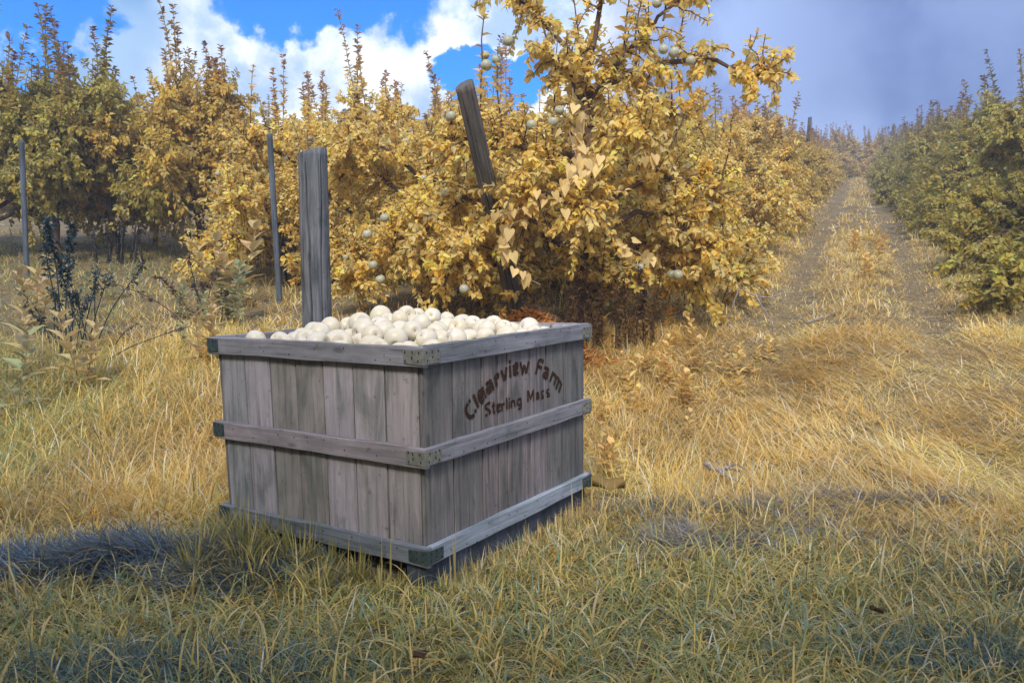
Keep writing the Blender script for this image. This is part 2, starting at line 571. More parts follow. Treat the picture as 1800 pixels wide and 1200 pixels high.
LB = [.026, .043, .190, .3365, .4833, .6237, .7635, .9074, CD - .026]
lt = tints([(.95, .88, .85), (1.0, .97, .95), (1.03, 1.0, 1.0), (1.05, 1.02, 1.06), (.80, .78, .72), (.78, .78, .70), (1.0, 1.0, 1.04), (.86, .92, .92)])
LB2 = [.043, .190, .3365, .4833, .6237, .7635, .9074, CD - .042]
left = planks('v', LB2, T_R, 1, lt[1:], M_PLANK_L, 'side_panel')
left['label'] = 'pinkish grey plank side without lettering'
RB = [.0242, .1869, .3612, .4667, .5307, .70, .8202, .9929, CW - .0245]
rt = tints([(.95, .97, .93), (.92, .95, .92), (1.12, 1.05, 1.05), (1.0, .97, .96), (1.12, 1.07, 1.1), (1.1, 1.06, 1.1), (.85, .9, .88), (.78, .84, .85)])
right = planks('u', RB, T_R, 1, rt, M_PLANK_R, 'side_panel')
right['label'] = 'greyer plank side bearing the painted farm name'
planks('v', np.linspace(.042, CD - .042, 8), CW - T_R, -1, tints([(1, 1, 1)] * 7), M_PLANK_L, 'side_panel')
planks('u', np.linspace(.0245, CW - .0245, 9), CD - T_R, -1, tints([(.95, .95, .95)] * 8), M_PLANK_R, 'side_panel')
g = Geo()
for k in range(9):
    a = .042 + k * (CW - .084) / 9
    box(g, (a + .003, .042, .078), (a + (CW - .084) / 9 - .003, CD - .042, .094), (.6, .6, .6))
mobj('floor', g.mesh('floor', [M_RAIL_V], False, taper), BIN)


def rail(name, a, b, mat, c, lab=None):
    """a rail with slightly uneven, chamfered edges, subdivided along its length"""
    g = Geo()
    d = np.array(b) - np.array(a)
    ax = int(np.argmax(d))
    n = 26
    ts = np.linspace(0, 1, n)
    lo, hi = np.array(a, float), np.array(b, float)
    o = [k for k in range(3) if k != ax]
    ch = .0028
    prof = [(0, ch), (ch, 0), (-ch, 0), (0, ch), (0, -ch), (-ch, 0), (ch, 0), (0, -ch)]
    rings = []
    w1 = np.interp(ts, np.linspace(0, 1, 9), br.normal(0, .0014, 9))
    w2 = np.interp(ts, np.linspace(0, 1, 13), br.normal(0, .0012, 13))
    for i, tt in enumerate(ts):
        x0, x1, y0, y1 = lo[o[0]], hi[o[0]], lo[o[1]], hi[o[1]]
        y0 += w1[i]; y1 += w2[i] * (1 if o[1] == 2 else 0)
        e = (np.array([[x0, y0 + ch], [x0 + ch, y0], [x1 - ch, y0], [x1, y0 + ch], [x1, y1 - ch], [x1 - ch, y1], [x0 + ch, y1], [x0, y1 - ch]]))
        r = np.zeros((8, 3))
        r[:, ax] = lo[ax] + tt * d[ax]
        r[:, o[0]] = e[:, 0]; r[:, o[1]] = e[:, 1]
        rings.append(r)
    V = np.vstack(rings)
    i = np.arange(n - 1)[:, None] * 8
    j = np.arange(8)[None, :]
    k = (j + 1) % 8
    F = np.stack([i + j, i + k, i + 8 + k, i + 8 + j], -1).reshape(-1, 4)
    if ax == 1:
        F = F
    else:
        F = F[:, ::-1]
    caps = np.array([list(range(8))[::-1], [8 * (n - 1) + q for q in range(8)]])
    if ax == 1:
        caps = caps
    g.add(V, [F, caps], c)
    if lab:
        zc = (lo[2] + hi[2]) / 2
        for q in np.arange(.14, (CD if ax == 1 else CW) - .1, .07):
            q += br.normal(0, .008); z_ = zc + (.016 if br.random() < .5 else -.016) + br.normal(0, .004)
            cc_ = (.10, .085, .08) if br.random() < .7 else (.9, .9, .95)
            if ax == 1: box(g, (lo[0] - .0006, q - .0024, z_ - .0024), (lo[0] + .001, q + .0024, z_ + .0024), cc_)
            else: box(g, (q - .0024, lo[1] - .0006, z_ - .0024), (q + .0024, lo[1] + .001, z_ + .0024), cc_)
    ob = mobj(name, g.mesh(name, [mat], False, taper), BIN)
    if lab: ob['label'] = lab
    return ob


LV = [(CH - .0676, CH, 'top'), (CH - .401, CH - .3345, 'middle'), (CH - .734, CH - .669, 'bottom')]
for z0, z1, nm in LV:
    cu = {'top': (.86, .88, .92), 'middle': (1.0, .98, 1.0), 'bottom': (1.35, 1.5, 1.62)}[nm]
    cv = {'top': (.92, .95, 1.0), 'middle': (1.05, .98, 1.0), 'bottom': (.72, .85, .92)}[nm]
    # left-hand front face (along v) laps over the right-hand one at the near corner
    rail('rail', (0, 0, z0), (T_R, CD, z1), M_RAIL_V, cv, nm + ' rail of the side without lettering')
    rail('rail', (T_R, .0, z0 + .003), (CW - T_R, T_R - .0005, z1 + (.004 if nm == 'top' else .0)), M_RAIL_U, cu, nm + ' rail of the lettered side')
    rail('rail', (CW - T_R + .0005, 0, z0), (CW, CD, z1), M_RAIL_V, (.95, .95, .95))
    rail('rail', (T_R, CD - T_R + .0005, z0), (CW - T_R, CD, z1), M_RAIL_U, (.95, .95, .95))

# skids under the bin, running the way of the lettered side
for v0, v1, lab in ((.022, .105, 'dark skid under the lettered side'), (CD / 2 - .045, CD / 2 + .045, None), (CD - .115, CD - .03, None)):
    g = Geo()
    n = 9
    xs = np.linspace(.015, CW - .02, n + 1)
    for q in range(n):
        sh = .75 + .45 * br.random()
        box(g, (xs[q] + .0006, v0, -.03), (xs[q + 1] - .0006, v1, .0765), (sh, sh, sh), jit=.0008, rng=br)
    s = mobj('skid', g.mesh('skid', [M_SKID], False, taper), BIN)
    if lab: s['label'] = lab

# corner straps: bent sheet pieces nailed round the three visible corners and the hidden one
def strap(cu, cv, z0, z1, lu, lv, mat, lab=None):
    """corner at (cu,cv); legs lu along u and lv along v, lying 1.5 mm proud of the rails"""
    g = Geo()
    su = 1 if cu == 0 else -1
    sv = 1 if cv == 0 else -1
    e, th = .0012, .0022
    ou, ov = cu - su * e, cv - sv * e
    nz = 5
    zz = np.linspace(z0, z1, nz)
    # along u on face v=cv
    prof = [(ou + su * lu, ov), (ou + su * .004, ov), (ou, ov), (ou, ov + sv * .004), (ou, ov + sv * lv)]
    outer = [(ou + su * lu, ov - sv * th), (ou + su * .003, ov - sv * th), (ou - su * th * .8, ov - sv * th * .8), (ou - su * th, ov + sv * .003), (ou - su * th, ov + sv * lv)]
    V = []
    for q in range(nz):
        for (a, b) in outer:
            V.append((a, b, zz[q]))
    for q in range(nz):
        for (a, b) in prof:
            V.append((a, b, zz[q]))
    V = np.array(V)
    V[:nz * 5] += np.c_[np.zeros((nz * 5, 2)), np.zeros(nz * 5)]
    # clipped corners at the free ends
    for q, s in ((0, 1), (nz - 1, -1)):
        V[q * 5 + 0, 2] += s * .004; V[q * 5 + 4, 2] += s * .004
        V[(nz + q) * 5 + 0, 2] += s * .004; V[(nz + q) * 5 + 4, 2] += s * .004
    F = []
    for q in range(nz - 1):
        for r_ in range(4):
            F.append((q * 5 + r_, q * 5 + r_ + 1, (q + 1) * 5 + r_ + 1, (q + 1) * 5 + r_))
            o5 = nz * 5
            F.append((o5 + q * 5 + r_ + 1, o5 + q * 5 + r_, o5 + (q + 1) * 5 + r_, o5 + (q + 1) * 5 + r_ + 1))
        for r_ in (0, 4):
            F.append((q * 5 + r_, (q + 1) * 5 + r_, nz * 5 + (q + 1) * 5 + r_, nz * 5 + q * 5 + r_))
    for q in (0, nz - 1):
        for r_ in range(4):
            F.append((q * 5 + r_, q * 5 + r_ + 1, nz * 5 + q * 5 + r_ + 1, nz * 5 + q * 5 + r_))
    g.add(V, np.array(F))
    # punched slots (dark) with bright nail burrs
    h = z1 - z0
    spots_u = [(.22, .25), (.22, .78), (.55, .42), (.88, .8), (.88, .22), (.55, .8)]
    for fu, fz in spots_u:
        fu += br.normal(0, .03); fz += br.normal(0, .03)
        for leg in (0, 1):
            L = lu if leg == 0 else lv
            w_, hh = .0022, .0045
            zc = z0 + fz * h
            d = .0032
            if leg == 0:
                c_ = ou + su * fu * L
                A, B = sorted((ov - sv * d, ov - sv * (d - .0008)))
                box(g, (c_ - w_, A, zc - hh), (c_ + w_, B, zc + hh), m=1)
                if br.random() < .6:
                    A, B = sorted((ov - sv * (d + .0018), ov - sv * (d - .0005)))
                    box(g, (c_ - .0014, A, zc - hh - .0016), (c_ + .0014, B, zc - hh + .0012), m=2)
            else:
                c_ = ov + sv * fu * L
                A, B = sorted((ou - su * d, ou - su * (d - .0008)))
                box(g, (A, c_ - w_, zc - hh), (B, c_ + w_, zc + hh), m=1)
                if br.random() < .25:
                    A, B = sorted((ou - su * (d + .0018), ou - su * (d - .0005)))
                    box(g, (A, c_ - .0014, zc - hh - .0016), (B, c_ + .0014, zc - hh + .0012), m=2)
    ob = mobj('corner_strap', g.mesh('corner_strap', [mat, M_SLOT, M_NAIL], False, taper), BIN)
    if lab: ob['label'] = lab


for (z0, z1, nm) in LV:
    dk = M_STRAP_DARK
    strap(0, 0, z0 + .008, z1 - .009, .085, .082, dk if nm == 'bottom' else M_STRAP, 'dull green nailed metal strap, near corner, ' + nm)
    strap(0, CD, z0 + .008, z1 - .004, .06, .062, dk, 'dark green metal strap, left corner, ' + nm)
    strap(CW, 0, z0 + .008, z1 - .009, .085, .06, dk if nm == 'bottom' else M_STRAP, 'grey green metal strap, right corner, ' + nm)
    strap(CW, CD, z0 + .008, z1 - .009, .06, .06, M_STRAP)

# stencilled name: dark ink strokes a fraction of a millimetre proud of the boards
STROKES_BIG = [[(0.2844,0.5947),(0.2799,0.5903)],[(0.2689,0.583),(0.259,0.5692),(0.2635,0.5507),(0.2801,0.5353),(0.2974,0.5338),(0.3085,0.5371)],[(0.3155,0.5489),(0.3201,0.5534)],[(0.3067,0.6095),(0.336,0.5639)],[(0.3447,0.621),(0.3374,0.6039),(0.3457,0.5858),(0.3635,0.5793),(0.3706,0.5888)],[(0.3468,0.6182),(0.3605,0.6241)],[(0.3652,0.63),(0.3626,0.6186),(0.3714,0.6122)],[(0.3485,0.601),(0.3759,0.609)],[(0.3813,0.5933),(0.3845,0.596)],[(0.3883,0.6388),(0.414,0.6487)],[(0.4163,0.6497),(0.4339,0.6143)],[(0.4226,0.6291),(0.3923,0.6212)],[(0.39,0.6215),(0.3941,0.6065)],[(0.3964,0.6062),(0.4197,0.6109)],[(0.4472,0.6605),(0.4556,0.6275)],[(0.4495,0.6603),(0.4664,0.6676),(0.466,0.6556)],[(0.4883,0.6758),(0.5091,0.6409)],[(0.5141,0.6444),(0.5242,0.6839)],[(0.5482,0.7086),(0.548,0.7004)],[(0.5476,0.6881),(0.5514,0.6467)],[(0.5727,0.6868),(0.5767,0.6519)],[(0.583,0.6912),(0.6035,0.6923)],[(0.5798,0.6695),(0.603,0.6752)],[(0.6033,0.6862),(0.6015,0.6767)],[(0.5818,0.6527),(0.605,0.6555)],[(0.588,0.6879),(0.5886,0.6574)],[(0.6241,0.6923),(0.6385,0.646)],[(0.6386,0.6516),(0.6499,0.6784)],[(0.6525,0.6781),(0.665,0.6485)],[(0.6677,0.651),(0.6848,0.6887)],[(0.7642,0.6891),(0.7406,0.6369)],[(0.7698,0.6879),(0.7979,0.6827),(0.792,0.6746)],[(0.758,0.6637),(0.7858,0.6534)],[(0.8085,0.6523),(0.8372,0.6447)],[(0.84,0.6429),(0.8275,0.6061)],[(0.8281,0.6296),(0.8022,0.6296),(0.7963,0.6187),(0.8218,0.6082)],[(0.8778,0.6268),(0.8534,0.5925)],[(0.8688,0.6219),(0.8984,0.6124)],[(0.8954,0.6113),(0.8923,0.6071)],[(0.9072,0.6053),(0.8855,0.5735)],[(0.928,0.5877),(0.903,0.5547)],[(0.9102,0.602),(0.9281,0.5907)],[(0.934,0.5825),(0.949,0.5669),(0.9269,0.5379)]]
STROKES_SMALL = [[(0.4113,0.5671),(0.395,0.5668),(0.3811,0.561),(0.3807,0.5505),(0.4058,0.5414),(0.4138,0.5322),(0.4053,0.5269)],[(0.3822,0.5253),(0.3913,0.5251)],[(0.4332,0.5651),(0.4334,0.5291)],[(0.4248,0.5517),(0.4413,0.5519)],[(0.4334,0.5291),(0.4428,0.5249)],[(0.4579,0.5521),(0.4573,0.532),(0.4787,0.5273)],[(0.4576,0.5414),(0.4769,0.5452)],[(0.4627,0.5527),(0.4795,0.5502),(0.4769,0.5452)],[(0.4892,0.5515),(0.4908,0.5255)],[(0.4939,0.5467),(0.5063,0.5503)],[(0.5226,0.5684),(0.5244,0.5298)],[(0.5414,0.5657),(0.5412,0.561)],[(0.5409,0.5506),(0.5412,0.5272)],[(0.556,0.5526),(0.5578,0.5288)],[(0.5585,0.5508),(0.5762,0.551),(0.5807,0.5281)],[(0.6227,0.5527),(0.6019,0.5515),(0.5963,0.5369),(0.6116,0.5277),(0.6221,0.5303)],[(0.6238,0.5539),(0.6269,0.5155)],[(0.6269,0.5155),(0.606,0.5145)],[(0.6763,0.5749),(0.6777,0.532)],[(0.6816,0.5727),(0.6969,0.542)],[(0.6997,0.5445),(0.7168,0.5708)],[(0.7196,0.5733),(0.7212,0.5299)],[(0.7412,0.5545),(0.758,0.558),(0.7629,0.5326)],[(0.7605,0.546),(0.7437,0.544),(0.7434,0.5339),(0.7545,0.5323)],[(0.8004,0.5581),(0.7805,0.5564),(0.7803,0.5476),(0.7999,0.5376),(0.7969,0.5307),(0.7798,0.531)],[(0.8438,0.5596),(0.8234,0.5564),(0.8232,0.5476),(0.8463,0.54),(0.8461,0.5311),(0.8257,0.5325)]]



def lettering(name, strokes, hw, text):
    g = Geo()
    rr = np.random.default_rng(9)
    y = T_R - .0022
    for s in strokes:
        P = np.array(s, float)
        # resample
        seg = np.linalg.norm(np.diff(P, axis=0), axis=1)
        L = seg.sum()
        n = max(4, int(L / .0022))
        cum = np.concatenate([[0], np.cumsum(seg)])
        tt = np.linspace(0, L, n)
        Q = np.stack([np.interp(tt, cum, P[:, 0]), np.interp(tt, cum, P[:, 1])], -1)
        if n > 6:
            K = Q.copy()
            for _ in range(2):
                K[1:-1] = (K[:-2] + K[1:-1] * 2 + K[2:]) / 4
            Q = K
        T = unit(np.gradient(Q, axis=0))
        Nn = np.stack([-T[:, 1], T[:, 0]], -1)
        Q = np.vstack([Q[0] - T[0] * hw * .5, Q, Q[-1] + T[-1] * hw * .5])
        Nn = np.vstack([Nn[0], Nn, Nn[-1]])
        m_ = len(Q)
        wa = hw * (1 + .0 * Q[:, 0] + rr.normal(0, .10, m_)); wb = hw * (1 + rr.normal(0, .10, m_))
        wa[0] *= .6; wb[0] *= .6; wa[-1] *= .6; wb[-1] *= .6
        A = Q + Nn * wa[:, None]; B = Q - Nn * wb[:, None]
        # the stroke width is narrower across (foreshortening undone when measured)
        V = np.zeros((m_ * 2, 3))
        V[0::2, 0] = A[:, 0]; V[0::2, 2] = A[:, 1]
        V[1::2, 0] = B[:, 0]; V[1::2, 2] = B[:, 1]
        V[:, 1] = y
        i = np.arange(m_ - 1) * 2
        F = np.stack([i, i + 1, i + 3, i + 2], -1)
        g.add(V, F)
        y -= .00002
    ob = mobj(name, g.mesh(name, [M_INK], False, taper), BIN)
    ob['label'] = text
    return ob


_cut = lambda st, a, b: [q for q in st if a <= q[0][0] < b]
lettering('painted_word', _cut(STROKES_BIG, 0, .72), .0076, 'arched dark brown stencilled word Clearview')
lettering('painted_word', _cut(STROKES_BIG, .72, 2), .0076, 'arched dark brown stencilled word Farm')
lettering('painted_word', _cut(STROKES_SMALL, 0, .655), .0052, 'smaller dark brown stencilled word Sterling')
lettering('painted_word', _cut(STROKES_SMALL, .655, 2), .0052, 'smaller dark brown stencilled word Mass')

# ------------------------------------------------------------------ apples
def apple_mesh(name, seed, mat, seg=28, rings=18, r=1.0, asym=.03):
    rr = np.random.default_rng(seed)
    th = np.linspace(0, np.pi, rings + 1)
    ph = np.arange(seg) / seg * 2 * np.pi
    ecc = rr.normal(0, asym, 4)
    hgt = .86 + .08 * rr.random()
    V = [(0, 0, 0)]
    P = []
    for i, t_ in enumerate(th[1:-1]):
        rho = np.sin(t_) ** .92
        z = np.cos(t_) * hgt
        z -= .34 * math.exp(-(t_ / .34) ** 2)
        z += .24 * math.exp(-((np.pi - t_) / .30) ** 2)
        rho = rho * (1 - .09 * (1 - math.cos(t_)) / 2 * 1.2)
        lobes = 1 + .018 * np.cos(5 * ph + ecc[0] * 20) * (.3 + .7 * (t_ / np.pi)) + ecc[1] * np.cos(ph) + ecc[2] * np.cos(2 * ph)
        P.append(np.stack([rho * lobes * np.cos(ph), rho * lobes * np.sin(ph), np.full(seg, z) + ecc[3] * rho * np.cos(ph + 1)], -1))
    P = np.vstack(P)
    top = hgt - .34 ; bot = -hgt + .24
    V = np.vstack([P, [[0, 0, top - .01]], [[0, 0, bot + .01]]]) * r
    nr = rings - 1
    i = np.arange(nr - 1)[:, None] * seg
    j = np.arange(seg)[None, :]
    k = (j + 1) % seg
    F = np.stack([i + j, i + seg + j, i + seg + k, i + k], -1).reshape(-1, 4)
    jj = np.arange(seg); kk = (jj + 1) % seg
    T1 = np.stack([np.full(seg, nr * seg), jj, kk], -1)
    T2 = np.stack([np.full(seg, nr * seg + 1), (nr - 1) * seg + kk, (nr - 1) * seg + jj], -1)
    return mesh_np(name, V, [F, T1, T2], None, True, [mat])


AR = .0515
apple_meshes = [apple_mesh('apple', s, M_APPLE, r=AR) for s in range(6)]
ar = np.random.default_rng(21)


def heap(u, v):
    a = np.clip(np.sin(np.pi * np.clip(u / CW, 0, 1)), 0, 1) ** .5 * np.clip(np.sin(np.pi * np.clip(v / CD, 0, 1)), 0, 1) ** .5
    return CH - .034 + .106 * a + .035 * np.exp(-((u - .62) ** 2 + (v - .60) ** 2) / .03)


pos, rad = [], []
lo_u, hi_u, lo_v, hi_v = .043, CW - .043, .043, CD - .046
def rest(u, v, r):
    z = heap(u, v) - .145 + r - .02
    if pos:
        Pn = np.array(pos); Rn = np.array(rad) + r
        d2 = (Pn[:, 0] - u) ** 2 + (Pn[:, 1] - v) ** 2
        mk = d2 < (Rn * .98) ** 2
        if mk.any():
            z = max(z, (Pn[mk, 2] + np.sqrt(np.maximum((Rn[mk] * .97) ** 2 - d2[mk], 0))).max())
    return z


fails = 0
while fails < 26 and len(pos) < 290:
    r = AR * (.74 + .32 * ar.random())
    best = None
    for q in range(42):
        u = lo_u + r + ar.random() * (hi_u - lo_u - 2 * r)
        v = lo_v + r + ar.random() * (hi_v - lo_v - 2 * r)
        z = rest(u, v, r)
        sc_ = z + r - heap(u, v)
        if best is None or sc_ < best[0]:
            best = (sc_, u, v, z)
    if best[0] < .022:
        # settle: small downhill moves
        _, u, v, z = best
        step = .012
        for q in range(40):
            du, dv = ar.normal(0, step, 2)
            uu = min(max(u + du, lo_u + r), hi_u - r); vv = min(max(v + dv, lo_v + r), hi_v - r)
            z2 = rest(uu, vv, r)
            if z2 < z: u, v, z = uu, vv, z2
        pos.append((u, v, z)); rad.append(r)
        fails = 0
    else:
        fails += 1

BM = Matrix.Translation(org) @ Wm.to_4x4()
order = sorted(range(len(pos)), key=lambda i: -pos[i][2])
for rank, i in enumerate(order):
    u, v, z = pos[i]
    o = bpy.data.objects.new('apple', apple_meshes[int(ar.integers(6))])
    o.location = BM @ Vector((u, v, z))
    ax = ar.normal(0, 1, 3) + np.array([.3, .9, -.2])
    if ar.random() < .16:
        ax = np.array([ar.normal(0, .5), -1 + ar.normal(0, .3), .55 + ar.normal(0, .35)])
    qz = Vector(ax).to_track_quat('Z', 'Y')
    o.rotation_mode = 'QUATERNION'
    o.rotation_quaternion = qz
    s = rad[i] / AR
    o.scale = (s * (1 + ar.normal(0, .02)), s * (1 + ar.normal(0, .02)), s)
    link(o)
    if rank == 0:
        tag(o, 'pale apple at the very top of the heap in the wooden bin', 'apple', 'apples heaped in the bin')
    else:
        tag(o, 'pale cream apple heaped with the others in the wooden bin, below the topmost', 'apple', 'apples heaped in the bin')
# the fruit lower in the bin, hidden under the heap, as one mass
lowa = apple_mesh('apple_low', 3, M_APPLE, seg=8, rings=5, r=AR)
lv = np.zeros(len(lowa.vertices) * 3, dtype=np.float32); lowa.vertices.foreach_get('co', lv); lv = lv.reshape(-1, 3)
lf4 = np.array([list(p.vertices) for p in lowa.polygons if len(p.vertices) == 4]); lf3 = np.array([list(p.vertices) for p in lowa.polygons if len(p.vertices) == 3])
g = Geo()
zl = .094 + AR
k = 0
while zl < CH - .20:
    for a in np.arange(.06 + AR + (k % 2) * AR, CW - .05 - AR, 2 * AR):
        for b in np.arange(.06 + AR + (k % 2) * AR, CD - .055 - AR, 2 * AR):
            g.add(lv + np.array([a, b, zl]), [lf4, lf3])
    zl += 2 * AR * .8
    k += 1
lo_o = mobj('lower_apples', g.mesh('lower_apples', [M_APPLE]))
lo_o.matrix_world = BM
tag(lo_o, 'mass of pale apples filling the bin beneath the heaped top layer', 'apples', kind='stuff')
bpy.data.meshes.remove(lowa)

# ------------------------------------------------------------------ leaves and trees
def leafset(P, D, N, S, C, wid=.30, hi=True, curl=.18, fold=.10):
    D = unit(D)
    Sd = unit(np.cross(D, N))
    Nn = np.cross(Sd, D)
    n = len(P)
    if hi:
        prof = [(0, 0, 0), (.22, 1.0 * .72, 1), (.22, -.72, 1), (.60, .92, 1), (.60, -.92, 1), (1, 0, 0), (.30, 0, 0), (.62, 0, 0)]
        F0 = np.array([[0, 6, 1], [0, 2, 6], [1, 6, 7], [1, 7, 3], [6, 2, 4], [6, 4, 7], [3, 7, 5], [7, 4, 5]])
    else:
        prof = [(0, 0, 0), (.48, .9, 1), (1, 0, 0), (.48, -.9, 1)]
        F0 = np.array([[0, 2, 1], [0, 3, 2]])
    S = np.broadcast_to(S, (n,))[:, None]
    curl = np.broadcast_to(curl, (n,))[:, None]
    out = []
    for a, b, f in prof:
        out.append(P + D * (S * a) + Sd * (S * wid * b) + Nn * (S * (fold * f - curl * a * a)))
    V = np.stack(out, 1).reshape(-1, 3)
    k = len(prof)
    F = (F0[None] + (np.arange(n) * k)[:, None, None]).reshape(-1, 3)
    Cc = np.repeat(C, k, axis=0)
    return V, F, Cc


GOLD = np.array([[.92, .68, .21], [.87, .61, .15], [.94, .77, .36], [.80, .67, .21], [.92, .72, .26], [.80, .54, .11]])


def leaf_colors(rng, n, young=None):
    c = GOLD[rng.choice(6, n, p=[.28, .18, .16, .13, .16, .09])] * (1 + rng.normal(0, .08, (n, 1)))
    if young is not None:
        y = young[:, None]
        c = c * (1 - y) + np.array([.38, .20, .15]) * y
    return np.clip(c, .02, .95)


def rnd_dir(rng, n):
    v = rng.normal(0, 1, (n, 3))
    return unit(v)


def foliate(rng, stem, m, size, young0=0, droop=.25, spread=.8):
    """leaves placed alternately along a stem polyline"""
    t = np.sort(rng.random(m)) ** .85
    i = t * (len(stem) - 1)
    i0 = np.clip(i.astype(int), 0, len(stem) - 2)
    f = (i - i0)[:, None]
    P = stem[i0] * (1 - f) + stem[i0 + 1] * f
    T = unit(stem[i0 + 1] - stem[i0])
    ang = np.arange(m) * 2.4 + rng.random() * 6.3 + rng.normal(0, .4, m)
    A = unit(np.cross(T, np.array([.3, .2, .93]) + rng.normal(0, .2, (m, 3))))
    B = np.cross(T, A)
    rad = A * np.cos(ang)[:, None] + B * np.sin(ang)[:, None]
    D = unit(T * (1 - spread * .55) + rad * spread + np.array([0, 0, -droop]))
    N = unit(T * .6 + np.array([0, 0, .8]) + rng.normal(0, .35, (m, 3)))
    S = size * (.65 + .55 * rng.random(m)) * (1 - .35 * t * (young0 > 0))
    Y = np.clip(young0 * (t - .15) * 1.3 + rng.normal(0, .1, m), 0, 1) if young0 else np.zeros(m)
    return P, D, N, S, Y


def build_tree(seed, limbs, twig_per_m, leaves_per_twig, leaf_size, sprouts, hi, sides=7, twig_len=(.22, .5), sprout_len=(.4, 1.0), twig_side=4,
               droop=.25, sprout_zmin=1.2, sprout_leaf=34, young=.8, thin=False):
    """limbs: [(points, r0, r1, leafy_from)] ; returns wood mesh arrays and leaf mesh arrays, and points where fruit can hang"""
    rng = np.random.default_rng(seed)
    gw = Geo()
    PP, DD, NN, SS, YY, CL = [], [], [], [], [], []
    fruit = []
    cid = 0
    allpts = []
    for pts, r0, r1, lf in limbs:
        n = max(8, len(pts) * 4)
        L = smooth_line(pts, n)
        L[1:-1] += rng.normal(0, .012, (n - 2, 3))
        tube(gw, L, np.linspace(r0, r1, n) * (1 + rng.normal(0, .05, n)), sides, (1, 1, 1), 0, True, .06, rng)
        seg = np.linalg.norm(np.diff(L, axis=0), axis=1).sum()
        m = int(seg * (1 - lf) * twig_per_m)
        for q in range(m):
            t = lf + (1 - lf) * rng.random()
            i = t * (n - 1); i0 = min(int(i), n - 2)
            p = L[i0] + (L[i0 + 1] - L[i0]) * (i - i0)
            if thin and rng.random() > np.interp(p[2], [0, .6, 1.3, 2.0, 3.0], [.7, .9, .9, .48, .40]): continue
            T = unit(L[i0 + 1] - L[i0])
            d = rnd_dir(rng, 1)[0]
            d = unit(d - T * (d @ T) * .5 + T * .35 + np.array([0, 0, .25 - droop * .6]))
            ln = twig_len[0] + (twig_len[1] - twig_len[0]) * rng.random()
            st = p + d * np.linspace(0, ln, 5)[:, None] + np.array([0, 0, 1.]) * (np.linspace(0, 1, 5) ** 2)[:, None] * rng.normal(-.04, .08)
            st[1:] += rng.normal(0, .01, (4, 3))
            tube(gw, st, np.linspace(.0075, .003, 5), twig_side, (1, 1, 1), 0, False)
            a = foliate(rng, st, int(leaves_per_twig * (.7 + .6 * rng.random())), leaf_size, droop=droop)
            cid += 1
            for lst, v in zip((PP, DD, NN, SS, YY), a): lst.append(v)
            CL.append(np.full(len(a[0]), rng.normal(0, 1)))
            fruit.append(st[-1] if rng.random() < .5 else st[2])
        allpts.append(L[int(n * max(lf, .25)):])
    ap = np.vstack(allpts)
    ap = ap[ap[:, 2] > sprout_zmin]
    for q in range(sprouts if not isinstance(sprouts, list) else len(sprouts)):
        if isinstance(sprouts, list):
            p, ln, lean = np.array(sprouts[q][0], float), sprouts[q][1], sprouts[q][2]
        else:
            p = ap[rng.integers(len(ap))]
            ln = sprout_len[0] + (sprout_len[1] - sprout_len[0]) * rng.random() ** 1.6
            lean = rng.normal(0, .10, 2)
        k = 8
        s = np.linspace(0, 1, k)[:, None]
        st = p + s * ln * np.array([lean[0], lean[1], 1.0]) + np.cumsum(rng.normal(0, .009, (k, 3)), axis=0)
        tube(gw, st, np.linspace(.009, .003, k), twig_side, (1, 1, 1), 0, False)
        a = foliate(rng, st, int(sprout_leaf * ln / .6 * (.8 + .4 * rng.random())), leaf_size * 1.5, young0=young, droop=.10, spread=.72)
        for lst, v in zip((PP, DD, NN, SS, YY), a): lst.append(v)
        CL.append(np.full(len(a[0]), rng.normal(0, 1)))
    P, D, N = np.vstack(PP), np.vstack(DD), np.vstack(NN)
    S, Y, K = np.concatenate(SS), np.concatenate(YY), np.concatenate(CL)
    C = leaf_colors(rng, len(P), Y) * (1 + .10 * K[:, None])
    C = C * (1 + np.array([0.03, 0.0, -.12]) * K[:, None])
    V, F, Cc = leafset(P, D, N, S, np.clip(C, .02, .95), hi=hi, wid=.34, curl=.10 + .45 * rng.random(len(P)) ** 1.5, fold=.14)
    return gw, V, F, Cc, fruit


def generic_limbs(seed, h=1.9, rad=1.1, stems=1, ntr=7, low=False):
    rng = np.random.default_rng(seed)
    limbs = []
    lean = rng.normal(0, .06, 2)
    for s in range(stems):
        o = rng.normal(0, .05, 2) if s else np.zeros(2)
        limbs.append(([(o[0], o[1], -.1), (o[0] + lean[0] * .5, o[1], .45), (lean[0] + o[0] * 2, lean[1] + o[1] * 2, 1.0), (lean[0] * 2 + o[0] * 4, lean[1] * 2, 1.5), (lean[0] * 2, lean[1] * 3, h)], .055 if not s else .035, .012, .38))
    for k in range(ntr):
        a = k / ntr * 2 * np.pi + rng.normal(0, .25)
        z = (.38 if low else .68) + (.95 if low else .75) * (k % 3) / 2 + rng.normal(0, .08)
        L = rad * (.75 + .4 * rng.random()) * (1.05 - .22 * (k % 3))
        up = .25 + .45 * rng.random()
        p0 = np.array([lean[0] * z, lean[1] * z, z])
        d = np.array([math.cos(a), math.sin(a), 0])
        limbs.append(([p0, p0 + d * L * .4 + np.array([0, 0, up * .5]), p0 + d * L * .8 + np.array([0, 0, up * .8]), p0 + d * L + np.array([0, 0, up * .75 - .12])], .03, .008, .22))
    if low:
        for k in range(7):
            a = k / 7 * 2 * np.pi + rng.normal(0, .2)
            d = np.array([math.cos(a), math.sin(a), 0])
            L = rad * (.85 + .2 * rng.random())
            limbs.append(([(0, 0, .4), d * L * .4 + np.array([0, 0, .55]), d * L * .8 + np.array([0, 0, .45]), d * L + np.array([0, 0, .22])], .022, .007, .3))
    return limbs


